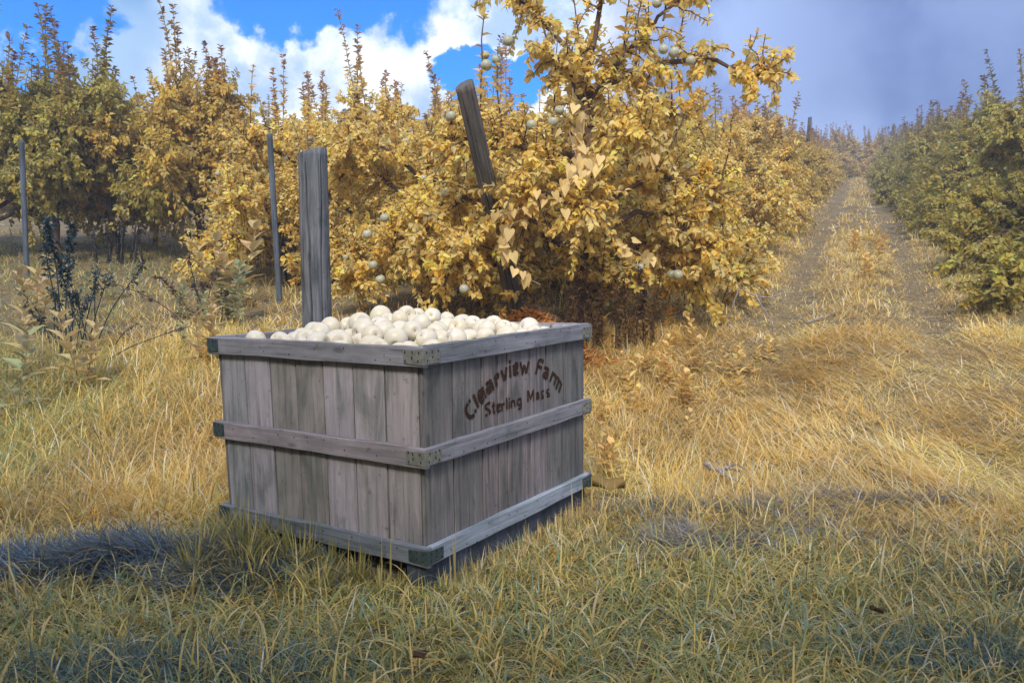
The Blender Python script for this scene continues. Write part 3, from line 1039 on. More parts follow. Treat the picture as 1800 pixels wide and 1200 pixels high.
def make_tree_meshes(name, seed, hi, **kw):
    lb = kw.pop('limbs')
    gw, V, F, Cc, fruit = build_tree(seed, lb, hi=hi, **kw)
    wood = gw.mesh('trunk', [M_BARK], True)
    crown = mesh_np('crown', V, F, Cc, not hi, [M_LEAF])
    return wood, crown, fruit


# --- the big fruiting tree beside the track
BT = at(1003, 0, 6.6)
big_limbs = [
    ([(0, 0, -.1), (.0, 0, .12), (.06, 0, .38), (.13, .02, .65), (.20, 0, 1.0), (.15, 0, 1.5), (.10, 0, 2.0), (.22, -.1, 2.6), (.28, -.1, 3.1)], .062, .012, .30),
    ([(-.02, 0, .10), (-.22, .05, .22), (-.42, .1, .32)], .035, .022, .9),
    ([(.02, 0, .08), (.20, .10, .34), (.42, .15, .62), (.7, .1, .85)], .04, .012, .4),
    ([(.15, 0, 1.45), (-.3, -.1, 1.50), (-.7, -.2, 1.54), (-1.0, -.2, 1.60)], .032, .010, .25),
    ([(.11, 0, 1.95), (.5, 0, 2.12), (1.0, -.1, 2.2), (1.35, -.2, 2.05), (1.52, -.2, 2.07)], .030, .006, .2),
    ([(.10, 0, 2.0), (-.05, 0, 2.3), (-.35, .1, 2.62), (-.5, .1, 2.8)], .026, .008, .1),
    ([(.14, 0, 1.9), (.5, .1, 2.35), (.85, .1, 2.7), (1.05, .1, 2.95)], .026, .007, .1),
    ([(.12, 0, .62), (-.35, -.2, .95), (-.8, -.3, .78), (-1.0, -.35, .42)], .028, .008, .3),
    ([(.17, 0, 1.1), (-.4, .2, 1.2), (-.95, .2, 1.1), (-1.35, .2, .65)], .026, .008, .3),
    ([(.15, 0, .8), (.6, -.1, 1.02), (.95, -.1, .85), (1.12, -.15, .62)], .028, .008, .3),
    ([(.18, 0, 1.05), (.75, .1, 1.32), (1.25, .2, 1.15)], .026, .008, .3),
    ([(.15, 0, .9), (.1, -.5, 1.12), (0, -.85, .95)], .025, .008, .35),
    ([(.15, 0, 1.3), (.35, -.45, 1.6), (.5, -.7, 1.5)], .022, .008, .3),
    ([(.15, 0, 1.35), (-.25, -.45, 1.35), (-.45, -.65, 1.1)], .022, .008, .3),
    ([(.15, 0, 1.2), (.1, .5, 1.5), (.3, .9, 1.5)], .025, .008, .3),
    ([(.12, 0, 1.7), (.5, -.2, 1.75), (.85, -.3, 1.7)], .02, .007, .2),
    ([(.10, 0, 1.9), (-.1, -.25, 2.1), (-.25, -.3, 2.2)], .02, .007, .2),
]
big_sprouts = [((-.72, -.2, 1.55), 1.35, (.02, 0)), ((-.55, -.2, 1.55), .75, (-.05, 0)), ((-.95, -.2, 1.6), .35, (-.1, 0)), ((-.5, .1, 2.7), .5, (-.1, 0)),
               ((-.25, .1, 2.5), .6, (0, 0)), ((.5, 0, 2.15), .7, (.1, 0)), ((.85, 0, 2.2), .55, (.1, 0)), ((1.0, .1, 2.9), .5, (.1, 0)), ((.25, -.1, 2.7), .6, (-.1, 0)),
               ((1.2, 0, 1.2), .6, (.1, 0)), ((.1, -.2, 2.0), .8, (-.1, 0)), ((.4, -.2, 2.2), .7, (.05, 0)), ((-.4, .1, 2.6), .6, (.1, 0)), ((1.3, -.2, 2.1), .3, (.3, 0)), ((-.15, -.1, 1.6), .8, (.05, 0)), ((.7, .1, 1.8), .5, (.0, .1)), ((-.2, 0, 2.3), .5, (-.2, 0)), ((.7, 0, 2.5), .5, (.05, 0))]
wood, crown, fruit = make_tree_meshes('big', 3, True, limbs=big_limbs, twig_per_m=88, leaves_per_twig=27, leaf_size=.058, sprouts=big_sprouts,
                                      twig_len=(.14, .36), droop=.3, sprout_leaf=26, young=.12, thin=True)
big = empty('apple_tree', BT)
tag(big, 'tallest golden fruiting apple tree, its forked trunk just behind the bin', 'apple tree', 'apple trees of the orchard')
mobj('trunk', wood, big)
mobj('crown', crown, big)
tree_apples = [apple_mesh('apple_on_tree', 40 + s, M_APPLE_TREE, seg=18, rings=12, r=.043) for s in range(3)]
tr = np.random.default_rng(8)


def hang(parent, spots, s0=1.0):
    for p in spots:
        a = mobj('apple', tree_apples[int(tr.integers(3))], parent)
        a.location = p
        a.rotation_euler = (tr.normal(0, .3), tr.normal(0, .3), tr.random() * 6)
        s = s0 * (.85 + .25 * tr.random())
        a.scale = (s, s, s)


def rel(px, py, dy, base, Y):
    """place beside the tree: the photograph's column and row read at distance Y+dy"""
    y = Y + dy
    v = Vector(((px - 900) / FPX, 1.0, -(py - 600) / FPX))
    v = Matrix.Rotation(-PITCH, 3, 'X') @ v
    k = y / v.y
    return Vector((v.x * k, y, CAMZ + v.z * k)) - Vector(base)


hang(big, [rel(px, py, dy, BT, BT.y) for px, py, dy in ((855, 115, -.2), (872, 105, -.2), (852, 97, -.1), (893, 72, -.2), (793, 204, -.25), (972, 214, -.45), (983, 194, -.3), (1166, 87, -.2),
                                                         (1185, 92, -.15), (1214, 107, -.2), (816, 508, -.5), (1192, 483, -.2), (1180, 482, -.1), (1124, 470, -.2), (1155, 6, 0), (935, 220, -.4),
                                                         (676, 383, .3), (646, 412, .2), (669, 491, .1), (656, 466, .2), (870, 340, -.2))])

# --- generic trees of the rows: wood and crown meshes shared by many trees
variants = []
for s in range(6):
    lim = generic_limbs(100 + s, h=1.75 + .2 * (s % 3), rad=1.35, stems=1 + (s % 2), ntr=10, low=s > 2)
    variants.append(make_tree_meshes('row', 200 + s, False, limbs=lim, twig_per_m=62, leaves_per_twig=30, leaf_size=.072, sprouts=20 + 2 * s,
                                     sides=6, twig_side=3, twig_len=(.2, .5), sprout_zmin=1.05, sprout_len=(.3, 1.15), sprout_leaf=40, young=.8))
hv = []
for s in range(2):
    lim = generic_limbs(150 + s, h=1.8, rad=1.45, ntr=10, low=True)
    hv.append(make_tree_meshes('near', 260 + s, True, limbs=lim, twig_per_m=68, leaves_per_twig=28, leaf_size=.061, sprouts=18,
                               twig_len=(.2, .5), sprout_zmin=1.1, sprout_len=(.3, 1.0), sprout_leaf=32, young=.4))


def plant_tree(x, y, var, label, group, sc_=1.0, rz=None, mat=None, hz=1.0):
    wood, crown, fr = var
    e = empty('apple_tree', (x, y, Hs(x, y)), tr.random() * 6.28 if rz is None else rz)
    e.scale = (sc_, sc_, sc_ * hz)
    tag(e, label, 'apple tree', group)
    mobj('trunk', wood, e)
    cr = mobj('crown', crown, e)
    if mat:
        cr.material_slots[0].link = 'OBJECT'
        cr.material_slots[0].material = mat
    return e


GRP_A = 'apple trees in the row left of the grass track'
GRP_B = 'apple trees in the row right of the grass track'
GRP_C = 'apple trees on the left beyond the clearing'
GRP_D = 'apple trees closing the top of the hill'

# row along the left of the track
y = 8.0
k = 0
while y < 46:
    x = .12 + .42 * (y - 6.5) + .014 * (y - 8) + tr.normal(0, .10)
    var = hv[k % 2] if k < 3 else variants[3 + int(tr.integers(3))]
    lab = 'golden apple tree in the unbroken row climbing the hill left of the grass track'
    if k == 0: lab = 'first golden apple tree up the track from the tallest one'
    if k == 1: lab = 'second golden apple tree up the track from the tallest one'
    e = plant_tree(x, y, var, lab, GRP_A, (.98 if k < 3 else .92) * (1 + tr.normal(0, .05)), mat=None if k < 4 else M_LEAF_OLIVE, hz=1 + tr.normal(0, .06))
    if k == 0:
        sp = [variants[0][2][int(q)] for q in tr.integers(0, 200, 3)]
        hang(e, [Vector(hv[0][2][int(q)]) for q in tr.integers(0, len(hv[0][2]), 16)], .85)
    y += 2.0 + .15 * tr.random() + .02 * y
    k += 1
# row along the right of the track
y = 7.2
k = 0
while y < 46:
    x = path_x(y) + 2.95 + tr.normal(0, .1) - .02 * min(y, 30)
    lab = 'apple tree with shade painted into its leaves, in the row right of the grass track'
    e = plant_tree(x, y, hv[k % 2] if k < 3 else variants[3 + int(tr.integers(3))], lab, GRP_B, 1.1 * (1 + tr.normal(0, .04)), mat=M_LEAF_SHADE_TINT, hz=1 + tr.normal(0, .05))
    y += 1.9 + .15 * tr.random() + .02 * y
    k += 1
# trees at the top of the hill, across the end of the track
for k in range(14):
    x = 11.5 + 1.5 * k + tr.normal(0, .2)
    plant_tree(x, 49.5 + tr.normal(0, .7), variants[int(tr.integers(6))], 'distant apple tree in the line that closes the top of the grass track', GRP_D, 1.15 + tr.random() * .15, mat=M_LEAF_OLIVE)

# left part: trees beyond the clearing
left_trees = [
    (735, 8.4, 0, 'golden apple tree just right of the thick upright post, fruiting branches drooping', .88, None, 1),
    (515, 9.7, 1, 'apple tree left of the thick upright post, thin grey stake at its trunk', .88, None, 1),
    (352, 11.9, 2, 'apple tree on the left with a cluster of dark upright stems at its foot', 1.0, M_LEAF_OLIVE, 0),
    (205, 11.7, 3, 'apple tree on the left with thick dark trunk and tall purple tipped top', 1.06, M_LEAF_SHADE_TINT, 0),
    (105, 11.9, 4, 'shade-tinted apple tree near the left edge just right of a tall thin stake', 1.0, M_LEAF_SHADE_TINT, 0),
    (-10, 11.6, 5, 'shade-tinted apple tree cut by the left edge of the photo', 1.0, M_LEAF_SHADE_TINT, 0),
    (275, 13.4, 0, 'apple tree seen in the gap behind two trees at the left', .92, M_LEAF_OLIVE, 0),
    (440, 12.3, 1, 'apple tree behind and left of the thin grey stake', .92, M_LEAF_OLIVE, 0),
    (620, 11.8, 2, 'tree crown showing above the thick upright post', .92, None, 0),
    (790, 11.2, 3, 'tree crown showing between the thick post and the leaning pole', .92, None, 0),
    (-120, 11.6, 1, 'shade-tinted apple tree outside the left edge', 1.0, M_LEAF_SHADE_TINT, 0),
]
lt_objs = []
for px, Y, vi, lab, s, mt, near in left_trees:
    p = at(px, 0, Y)
    lt_objs.append(plant_tree(p.x, p.y, hv[vi % 2] if near else variants[vi % 3], lab, GRP_C, s, mat=mt, hz=1.0 if near else 1.13))
hang(lt_objs[0], [Vector(hv[0][2][int(q)]) for q in tr.integers(0, len(hv[0][2]), 14)], .95)
hang(lt_objs[1], [Vector(hv[1][2][int(q)]) for q in tr.integers(0, len(hv[1][2]), 12)], .9)
for px, Y in ((40, 16.5), (150, 17.2), (255, 16.8), (360, 17.4), (455, 16.9), (560, 17.3), (660, 16.5), (760, 17.2), (850, 16.2), (-60, 17)):
    p = at(px, 0, Y + 4)
    plant_tree(p.x, p.y, variants[int(tr.integers(6))], 'apple tree in the farther row glimpsed behind the trees on the left', 'apple trees in the farther left row', .9, mat=M_LEAF_OLIVE)
# trees added out of view, behind and beside the viewer, to shade the near grass
for x, y, s in ((-6.0, -3.7, 2.2), (-3.3, -4.3, 2.3), (-.4, -5.0, 2.4), (2.6, -4.7, 2.4), (5.2, -4.0, 2.3), (-7.0, .6, 1.7), (-8.2, 3.8, 1.7)):
    plant_tree(x, y, variants[int(tr.integers(6))], 'unseen tree added behind or beside the viewer to shade the near grass', 'added shade trees out of view', s, mat=M_LEAF_OLIVE, hz=1.3)

# dark upright suckers at the feet of trees at the left
def suckers(px, Y, n, hgt, lab, w=.16):
    rng = np.random.default_rng(int(px))
    p = at(px, 0, Y)
    leaves, stems = [], []
    for k in range(n):
        gs = Geo()
        b = np.array([rng.normal(0, w), rng.normal(0, .08), -.05])
        st = b + np.linspace(0, 1, 6)[:, None] * np.array([rng.normal(0, .05), rng.normal(0, .05), hgt * (.7 + .4 * rng.random())]) + rng.normal(0, .006, (6, 3))
        tube(gs, st, np.linspace(.017, .008, 6), 5)
        stems.append(gs.mesh('stem', [M_BARK_DARK]))
        leaves.append(foliate(rng, st, 46, .05, droop=.4)[:4])
    e = empty('sucker_clump', p)
    tag(e, lab, 'tree suckers')
    for q in stems: mobj('stem', q, e)
    P, D, N, S = [np.concatenate([l[k] for l in leaves]) for k in range(4)]
    V, F, C = leafset(P, D, N, S, np.tile([.035, .05, .045], (len(P), 1)) * (1 + rng.normal(0, .2, (len(P), 1))), hi=False)
    mobj('foliage', mesh_np('foliage', V, F, np.clip(C, .01, 1), True, [M_WEED]), e)


suckers(372, 11.3, 11, .62, 'dark upright leafy suckers at the foot of a tree left of the thin stake')
suckers(205, 11.0, 16, .62, 'dense dark suckers hiding a thick trunk beyond the dried weeds at the left', .14)
suckers(515, 9.1, 12, .75, 'dark suckers under the tree between the thin stake and the thick post', .10)

# ------------------------------------------------------------------ posts
def post(name, base, top, r, mat, lab, cat, seed=1, crack=True, sides=120, cap_mat=None, group=None):
    rng = np.random.default_rng(seed)
    base, top = np.array(base, float), np.array(top, float)
    L = np.linalg.norm(top - base)
    n = 60
    th = np.arange(sides) / sides * 2 * np.pi
    V, VC = [], []
    c1, c2 = rng.random() * 0 + math.radians(252), math.radians(283)
    flute = 1 + .02 * np.cos(3 * th + 1) + .012 * np.cos(7 * th) + rng.normal(0, .0035, sides)
    for i in range(n):
        z = i / (n - 1) * L
        vc = np.ones(sides)
        rr = r * flute * (1.04 - .06 * i / (n - 1)) * (1 + .006 * math.sin(z * 9) + rng.normal(0, .0015, sides))
        if crack:
            cc = c1 + .16 * math.sin(z * 2.1) + .03 * math.sin(z * 17)
            for cpos, dep, lo_, hi_ in ((cc, .42, .12, .95), (c2 + .1 * math.sin(z * 3), .34, .02, .42), (c2 - .9 + .1 * math.sin(z * 4), .25, .5, .9), (c2 + .5 + .08 * math.sin(z * 5), .25, .3, .97), (c1 - .6 + .06 * math.sin(z * 3), .2, 0, .6)):
                zz = z / L
                if lo_ < zz < hi_:
                    a = np.angle(np.exp(1j * (th - cpos)))
                    vc = vc * (1 - min(.93, dep * 2.6) * np.exp(-(a / .034) ** 2))
                    rr = rr * (1 - .5 * dep * np.exp(-(a / (.028 + .03 * abs(math.sin(z * 2.3 + cpos)))) ** 2))
        if i == n - 1: rr = rr * .985
        VC.append(vc)
        V.append(np.stack([rr * np.cos(th), rr * np.sin(th), np.full(sides, z) + (.02 * r / .08 * np.cos(th) if i == n - 1 else 0)], -1))
    V = np.vstack(V)
    i = np.arange(n - 1)[:, None] * sides
    j = np.arange(sides)[None, :]
    k = (j + 1) % sides
    F = np.stack([i + j, i + k, i + sides + k, i + sides + j], -1).reshape(-1, 4)
    V = np.vstack([V, [[0, 0, L + .002]]])
    T = np.stack([(n - 1) * sides + np.arange(sides), (n - 1) * sides + (np.arange(sides) + 1) % sides, np.full(sides, n * sides)], -1)
    VC = np.concatenate([np.concatenate(VC), [1.0]])
    me = mesh_np(name, V, [F, T], np.ones((len(V), 3)) * VC[:, None], True, [mat])
    o = mobj(name, me)
    o.location = base
    o.rotation_mode = 'QUATERNION'
    o.rotation_quaternion = Vector((0, 0, 1)).rotation_difference(Vector(top - base))
    tag(o, lab, cat, group)
    me.polygons.foreach_set('use_smooth', np.concatenate([np.ones(len(F), bool), np.zeros(len(T), bool)]))
    return o


def wp(px, py, Y):
    return rel(px, py, 0, (0, 0, 0), Y)


pb = wp(553, 560, 4.75); pb.z = Hs(pb.x, pb.y) - .1
pt = wp(549.5, 266, 4.75)
post('upright_post', (pt.x + .01, 4.75, pb.z), pt, .0825, M_POST, 'thick cracked grey post standing upright behind the left side of the bin', 'post', 3)
lt_ = wp(816, 148, 5.75); lb_ = wp(910, 560, 6.75)
d_ = (lt_ - lb_) / (lt_.z - lb_.z)
lb_ = lb_ - d_ * (lb_.z - Hs(lb_.x, lb_.y) + .1)
post('leaning_post', lb_, lt_, .067, M_POLE, 'long round weathered post leaning left beside the tallest apple tree', 'post', 5)
for px, py0, px1, Y, r, lab in (
        (474, 236, 487, 7.9, .028, 'thin grey stake leaning slightly, in front of the tree left of the thick post'),
        (38, 248, 40, 9.6, .030, 'tall blue grey stake near the left edge of the photo'),
        (605, 192, 607, 12.2, .03, 'thin stake top showing above the trees right of the thick post'),
        (545, 244, 546, 8.9, .025, 'stub of a thin stake showing just above the thick post'),
        (1131, 470, 1129, 7.3, .036, 'short dark stake half hidden under the right side of the tallest tree'),
        (1424, 206, 1412, 25.0, .06, 'slanting stake sticking out above the tree row left of the track')):
    t_ = wp(px, py0, Y)
    b_ = wp(px1, py0 + 100, Y)
    post('stake', (b_.x, Y, Hs(b_.x, Y) - .1), t_, r, M_STAKE, lab, 'stake', int(px), crack=False, sides=10)

# ------------------------------------------------------------------ climbing bindweed on the big tree
def heart_leaves(P, D, N, S, C):
    D = unit(D); Sd = unit(np.cross(D, N)); Nn = np.cross(Sd, D)
    prof = [(0, 0, -.03), (-.16, .22, .03), (.02, .40, .06), (.32, .36, .04), (1.0, 0, -.14), (.32, -.36, .04), (.02, -.40, .06), (-.16, -.22, .03), (.38, 0, -.05)]
    n = len(P)
    V = np.stack([P + D * (S[:, None] * a) + Sd * (S[:, None] * b) + Nn * (S[:, None] * c) for a, b, c in prof], 1).reshape(-1, 3)
    F0 = np.array([[0, 1, 2], [0, 2, 8], [2, 3, 8], [3, 4, 8], [4, 5, 8], [5, 6, 8], [6, 0, 8], [6, 7, 0]])
    F = (F0[None] + (np.arange(n) * 9)[:, None, None]).reshape(-1, 3)
    return V, F, np.repeat(C, 9, axis=0)


vr = np.random.default_rng(12)
gv = Geo()
VP, VD, VN, VS = [], [], [], []
for pts, m in (([(1010, 165), (1025, 225), (1020, 265), (1045, 300), (1010, 325), (1025, 350)], 34), ([(1000, 230), (1015, 290), (1000, 330)], 14), ([(1060, 270), (1030, 300), (995, 335)], 14),
               ([(1120, 250), (1145, 275)], 5), ([(985, 355), (940, 380), (900, 395), (890, 430), (915, 480), (950, 500)], 20), ([(960, 340), (920, 365), (880, 380)], 10), ([(1090, 430), (1130, 450), (1120, 470)], 8)):
    L = smooth_line([tuple(wp(px, py, BT.y - .78 + .06 * vr.normal())) for px, py in pts], 16)
    tube(gv, L, .0035, 4, (.5, .4, .28), cap=False)
    i = vr.integers(0, 16, m)
    VP.append(L[i] + vr.normal(0, .035, (m, 3)))
    VD.append(unit(np.array([0, -.15, -1.0]) + vr.normal(0, .45, (m, 3))))
    VN.append(unit(np.array([.1, -1.0, .5]) + vr.normal(0, .35, (m, 3))))
    VS.append(.060 + .045 * vr.random(m))
VP, VD, VN, VS = np.vstack(VP), np.vstack(VD), np.vstack(VN), np.concatenate(VS)
V, F, C = heart_leaves(VP, VD, VN, VS, np.clip(np.array([.80, .60, .26]) * (1 + vr.normal(0, .12, (len(VP), 1))), 0, .95))
vine = empty('bindweed_vine', (BT.x, BT.y - .8, BT.z + .5))
tag(vine, 'pale vine with large heart shaped leaves trailing down the tallest apple tree', 'vine')
sh = -np.array(vine.location)
o = mobj('stem', gv.mesh('stem', [M_WEED], f=lambda q: q + sh), vine)
o = mobj('foliage', mesh_np('foliage', V + sh, F, C, False, [M_WEED]), vine)

# ------------------------------------------------------------------ weeds
def broad_weed(seed, h=.40, leaf=.17, pairs=6, col=(.78, .57, .22), narrow=.30):
    rng = np.random.default_rng(seed)
    gs = Geo()
    P, D, N, S = [], [], [], []
    for s in range(1 + seed % 3):
        a = rng.random() * 6.28
        o = np.array([.05 * math.cos(a), .05 * math.sin(a), 0]) * s
        st = o + np.linspace(0, 1, 7)[:, None] * np.array([rng.normal(0, .08), rng.normal(0, .08), h * (.75 + .35 * rng.random())]) + rng.normal(0, .004, (7, 3))
        st[0, 2] = -.04
        tube(gs, st, np.linspace(.006, .003, 7), 5, (.45, .36, .2))
        for k in range(pairs):
            t = .15 + .83 * k / (pairs - 1)
            i = t * 6; i0 = min(int(i), 5)
            p = st[i0] + (st[i0 + 1] - st[i0]) * (i - i0)
            for q in range(2):
                an = k * 1.57 + q * 3.14 + rng.normal(0, .2)
                up = .25 + 1.1 * t
                P.append(p); D.append([math.cos(an), math.sin(an), up + rng.normal(0, .15)])
                N.append([-math.cos(an) * .7, -math.sin(an) * .7, 1])
                S.append(leaf * (.7 + .4 * rng.random()) * (1.1 - .35 * t))
    P, D, N, S = map(np.array, (P, D, N, S))
    C = np.clip(np.array(col) * (1 + rng.normal(0, .12, (len(P), 1))) * (1 + rng.normal(0, .04, (len(P), 3))), .02, .95)
    V, F, C = leafset(P, D, N, S, C, wid=narrow, hi=True, curl=.28, fold=.08)
    return gs.mesh('stem', [M_WEED]), mesh_np('leaves', V, F, C, False, [M_WEED])


WV = [broad_weed(s) for s in range(4)]
WT = [broad_weed(20 + s, h=.62, leaf=.20, pairs=7, col=(.60, .48, .24), narrow=.28) for s in range(3)]
WG = [broad_weed(30 + s, h=.5, leaf=.17, pairs=7, col=(.36, .38, .22)) for s in range(2)]
wr = np.random.default_rng(4)


def put_weed(kind, px, Y, s, lab, group=None, name='broadleaf_weed'):
    p = at(px, 0, Y)
    e = empty(name, p, wr.random() * 6.28)
    e.scale = (s, s, s)
    tag(e, lab, 'weed', group)
    mobj('stem', kind[0], e); mobj('leaves', kind[1], e)


put_weed(WT[0], 62, 6.9, 1.0, 'pale broad leaved weed left of the dark dried stalks')
put_weed(WT[1], 48, 5.6, 1.0, 'broad leaved golden weed low at the left edge of the clearing')
put_weed(WT[2], 135, 5.4, .85, 'pointed leaved golden weed in front of the dark dried stalks')
put_weed(WT[0], 358, 5.9, .75, 'pale large leaved weed in the grass left of the thick post')
put_weed(WT[1], 385, 7.6, 1.15, 'tall bushy weed between the clearing and the thin stake')
put_weed(WT[2], 420, 7.8, 1.2, 'bushy golden weed standing a little left of the thin grey stake')
put_weed(WV[1], 486, 5.9, .8, 'small orange weed just left of the thick post')
put_weed(WG[0], 12, 5.0, 1.1, 'greenish weed at the very left edge')
put_weed(WG[1], 410, 7.0, 1.1, 'dull green weed bush left of the foot of the thin grey stake')
put_weed(WV[2], 1065, 3.95, .55, 'low broad leaved weed against the right end of the bin')
for k in range(34):
    px = 1040 + 330 * wr.random() ** 1.3
    Y = 4.5 + 2.6 * wr.random()
    if px > 1250 and Y < 5.4: Y += 1.0
    put_weed(WV[int(wr.integers(4))], px, Y, .30 + .28 * wr.random(), 'yellow leafy weed among those crowding the ground right of the bin under the tallest tree', 'yellow weeds right of the bin')
for k in range(10):
    put_weed(WV[int(wr.integers(4))], 1490 + 60 * wr.random(), 9 + 5 * wr.random(), .5 + .3 * wr.random(), 'small weed on the grassy strip between the wheel ruts of the track', 'weeds between the wheel ruts')
for k in range(12):
    put_weed(WG[int(wr.integers(2))], 30 + 400 * wr.random(), 6.3 + 3 * wr.random(), .4 + .4 * wr.random(), 'low weed in the grassy clearing on the left', 'weeds in the left clearing')

M_DRY = foliage_mat('dried weed', .08)


def dried_plant(px, Y, h, spreadx, nst, col, lab, seed, cl=(.45, 1.0), dens=60, lsz=.030, lean=0.0, name='dried_weed', off=0):
    rng = np.random.default_rng(seed)
    e = empty(name, at(px, 0, Y))
    tag(e, lab, 'dried weed', 'dried weeds')
    for k in range(nst):
        gs = Geo()
        tx = (k / max(1, nst - 1) - .5) * spreadx + rng.normal(0, .03) + lean
        hh = h * (.62 + .42 * rng.random())
        b = np.array([rng.normal(0, .035), rng.normal(0, .035), -.04])
        st = smooth_line([b, b + [tx * .35, rng.normal(0, .03), hh * .45], b + [tx * .8, rng.normal(0, .05), hh * .8], b + [tx * 1.15, rng.normal(0, .05), hh]], 12)
        tube(gs, st, np.linspace(.006, .002, 12), 5, np.array(col) * .8)
        m = int(dens * (.6 + .7 * rng.random()))
        t = cl[0] + (cl[1] - cl[0]) * rng.random(m)
        i = t * 11; i0 = np.clip(i.astype(int), 0, 10)
        p = st[i0] + (st[i0 + 1] - st[i0]) * (i - i0)[:, None] + rng.normal(0, .012, (m, 3))
        C = np.clip(np.array(col) * (1 + rng.normal(0, .2, (m, 1))), .005, .9)
        V, F, C = leafset(p, rnd_dir(rng, m) + np.array([0, 0, -.3]), rnd_dir(rng, m), lsz * (.6 + .9 * rng.random(m)), C, wid=.26, hi=False, curl=.3)
        mobj('stalk', gs.mesh('stalk', [M_DRY]), e)
        gh = Geo()
        gh.add(V, F, C)
        k0 = int(cl[0] * 11)
        tube(gh, st[k0:], .0035, 4, np.array(col))
        mobj('seed_head', gh.mesh('seed_head', [M_DRY]), e)


TEAL = (.025, .05, .065)
dried_plant(105, 6.2, 1.08, .12, 4, TEAL, 'tallest dark blue dried weed with dense seed heads at the left', 1, (.45, 1), 150, .038)
dried_plant(135, 6.2, .75, .30, 5, TEAL, 'dark dried weed with several thin stalks just right of the tallest one', 2, (.55, 1), 60)
dried_plant(150, 6.3, .72, .55, 4, (.035, .06, .07), 'spreading dark dried weed whose stalks fan out to the right', 3, (.6, 1), 50, lean=.12)
dried_plant(88, 6.4, .62, .25, 3, TEAL, 'short dark dried weed leaning left at the foot of the tallest one', 4, (.3, .9), 60, lean=-.15)
dried_plant(165, 6.0, .40, .7, 3, (.08, .07, .06), 'thin bent dried stalk at the right of the dark weeds', 5, (.6, 1), 25, .022, lean=.25)
dried_plant(340, 7.2, .50, .75, 3, (.10, .055, .04), 'reddish brown dried weed drooping to the left in the clearing', 6, (.4, 1), 60, .034, lean=-.28)
dried_plant(352, 7.4, .62, .12, 2, (.07, .045, .045), 'upright brown dried stalk beside the drooping reddish one', 7, (.45, 1), 45, .03)
dried_plant(380, 7.0, .42, .2, 2, (.05, .05, .06), 'small dark dried stalk right of the upright brown one', 8, (.6, 1), 40)
for k, px in enumerate((1010, 1040, 1062, 1085, 1110, 1140)):
    dried_plant(px, 6.1 + .1 * (k % 3), .75, .10, 4, (.11, .06, .02), 'dark brown dried stems standing among the foliage at the foot of the tallest tree', 20 + k, (.1, 1), 90, .03)

# rust coloured heap of dead fern at the foot of the tree, behind the bin's back rim
rg = np.random.default_rng(6)
m = 5200
hx, hy = rg.normal(0, .26, m), rg.normal(0, .20, m)
hz = np.maximum(0, .36 * np.exp(-(hx / .34) ** 2 - (hy / .3) ** 2)) * rg.random(m) ** .4
pc = at(925, 0, 6.15)
V, F, C = leafset(np.stack([hx, hy, hz], -1), np.stack([rg.normal(.3, .8, m), rg.normal(0, .6, m), rg.normal(.05, .3, m)], -1), rnd_dir(rg, m), .05 + .05 * rg.random(m),
                  np.clip(np.array([.42, .17, .03]) * (1 + rg.normal(0, .25, (m, 1))), .01, .9), wid=.05, hi=False, curl=.3)
hp = mobj('dead_fern_heap', mesh_np('dead_fern_heap', V, F, C, True, [M_DRY]))
hp.location = pc
tag(hp, 'low rust orange heap of dead fern behind the back rim of the bin', 'dead fern', kind='stuff')

# ------------------------------------------------------------------ grass
BI = (Matrix.Translation(org) @ Wm.to_4x4()).inverted()
BIn = np.array(BI)


def in_bin(x, y, mrg=.01):
    z = np.zeros_like(x)
    u = BIn[0, 0] * x + BIn[0, 1] * y + BIn[0, 3]
    v = BIn[1, 0] * x + BIn[1, 1] * y + BIn[1, 3]
    return (u > -mrg) & (u < CW + mrg) & (v > -mrg) & (v < CD + mrg)


def under_bin(x, y):
    u = BIn[0, 0] * x + BIn[0, 1] * y + BIn[0, 3]
    v = BIn[1, 0] * x + BIn[1, 1] * y + BIn[1, 3]
    return (u > .02) & (u < CW - .03) & (v > .03) & (v < CD - .03)


def blades(name, x, y, length, width, az_, tilt0, bend, col, label, seg=4, z0=None, kind='stuff', cat='grass', mat=None):
    """ribbons that start at the ground, lean by tilt0 (radians from vertical) and bend over by 'bend'"""
    n = len(x)
    base = np.stack([x, y, (H(x, y) - .012) if z0 is None else z0], -1)
    dirh = np.stack([np.cos(az_), np.sin(az_), np.zeros(n)], -1)
    sd = np.stack([-np.sin(az_), np.cos(az_), np.zeros(n)], -1)
    pts = [base]
    cur = base.copy()
    for k in range(seg):
        a = tilt0 + bend * ((k + .5) / seg) ** 1.3
        cur = cur + (dirh * np.sin(a)[:, None] + np.array([0, 0, 1.]) * np.cos(a)[:, None]) * (length / seg)[:, None]
        pts.append(cur)
    g0 = H(pts[-1][:, 0], pts[-1][:, 1])
    wprof = np.interp(np.arange(seg + 1) / seg, [0, .35, 1], [.75, 1, .08])
    V = np.zeros((n, (seg + 1) * 2, 3), dtype=np.float32)
    for k, p in enumerate(pts):
        gz = base[:, 2] + (g0 - base[:, 2]) * (k / seg)
        p = p.copy()
        p[:, 2] = np.maximum(p[:, 2], gz + .006)
        hw = (width * wprof[k] / 2)[:, None]
        V[:, 2 * k] = p - sd * hw
        V[:, 2 * k + 1] = p + sd * hw
    nv = (seg + 1) * 2
    F0 = np.array([[2 * k, 2 * k + 1, 2 * k + 3, 2 * k + 2] for k in range(seg)])
    F = (F0[None] + (np.arange(n) * nv)[:, None, None]).reshape(-1, 4)
    me = mesh_np(name, V.reshape(-1, 3), F, np.repeat(col, nv, axis=0), True, [mat or M_GRASS])
    o = mobj(name, me)
    tag(o, label, cat, kind=kind)
    return o


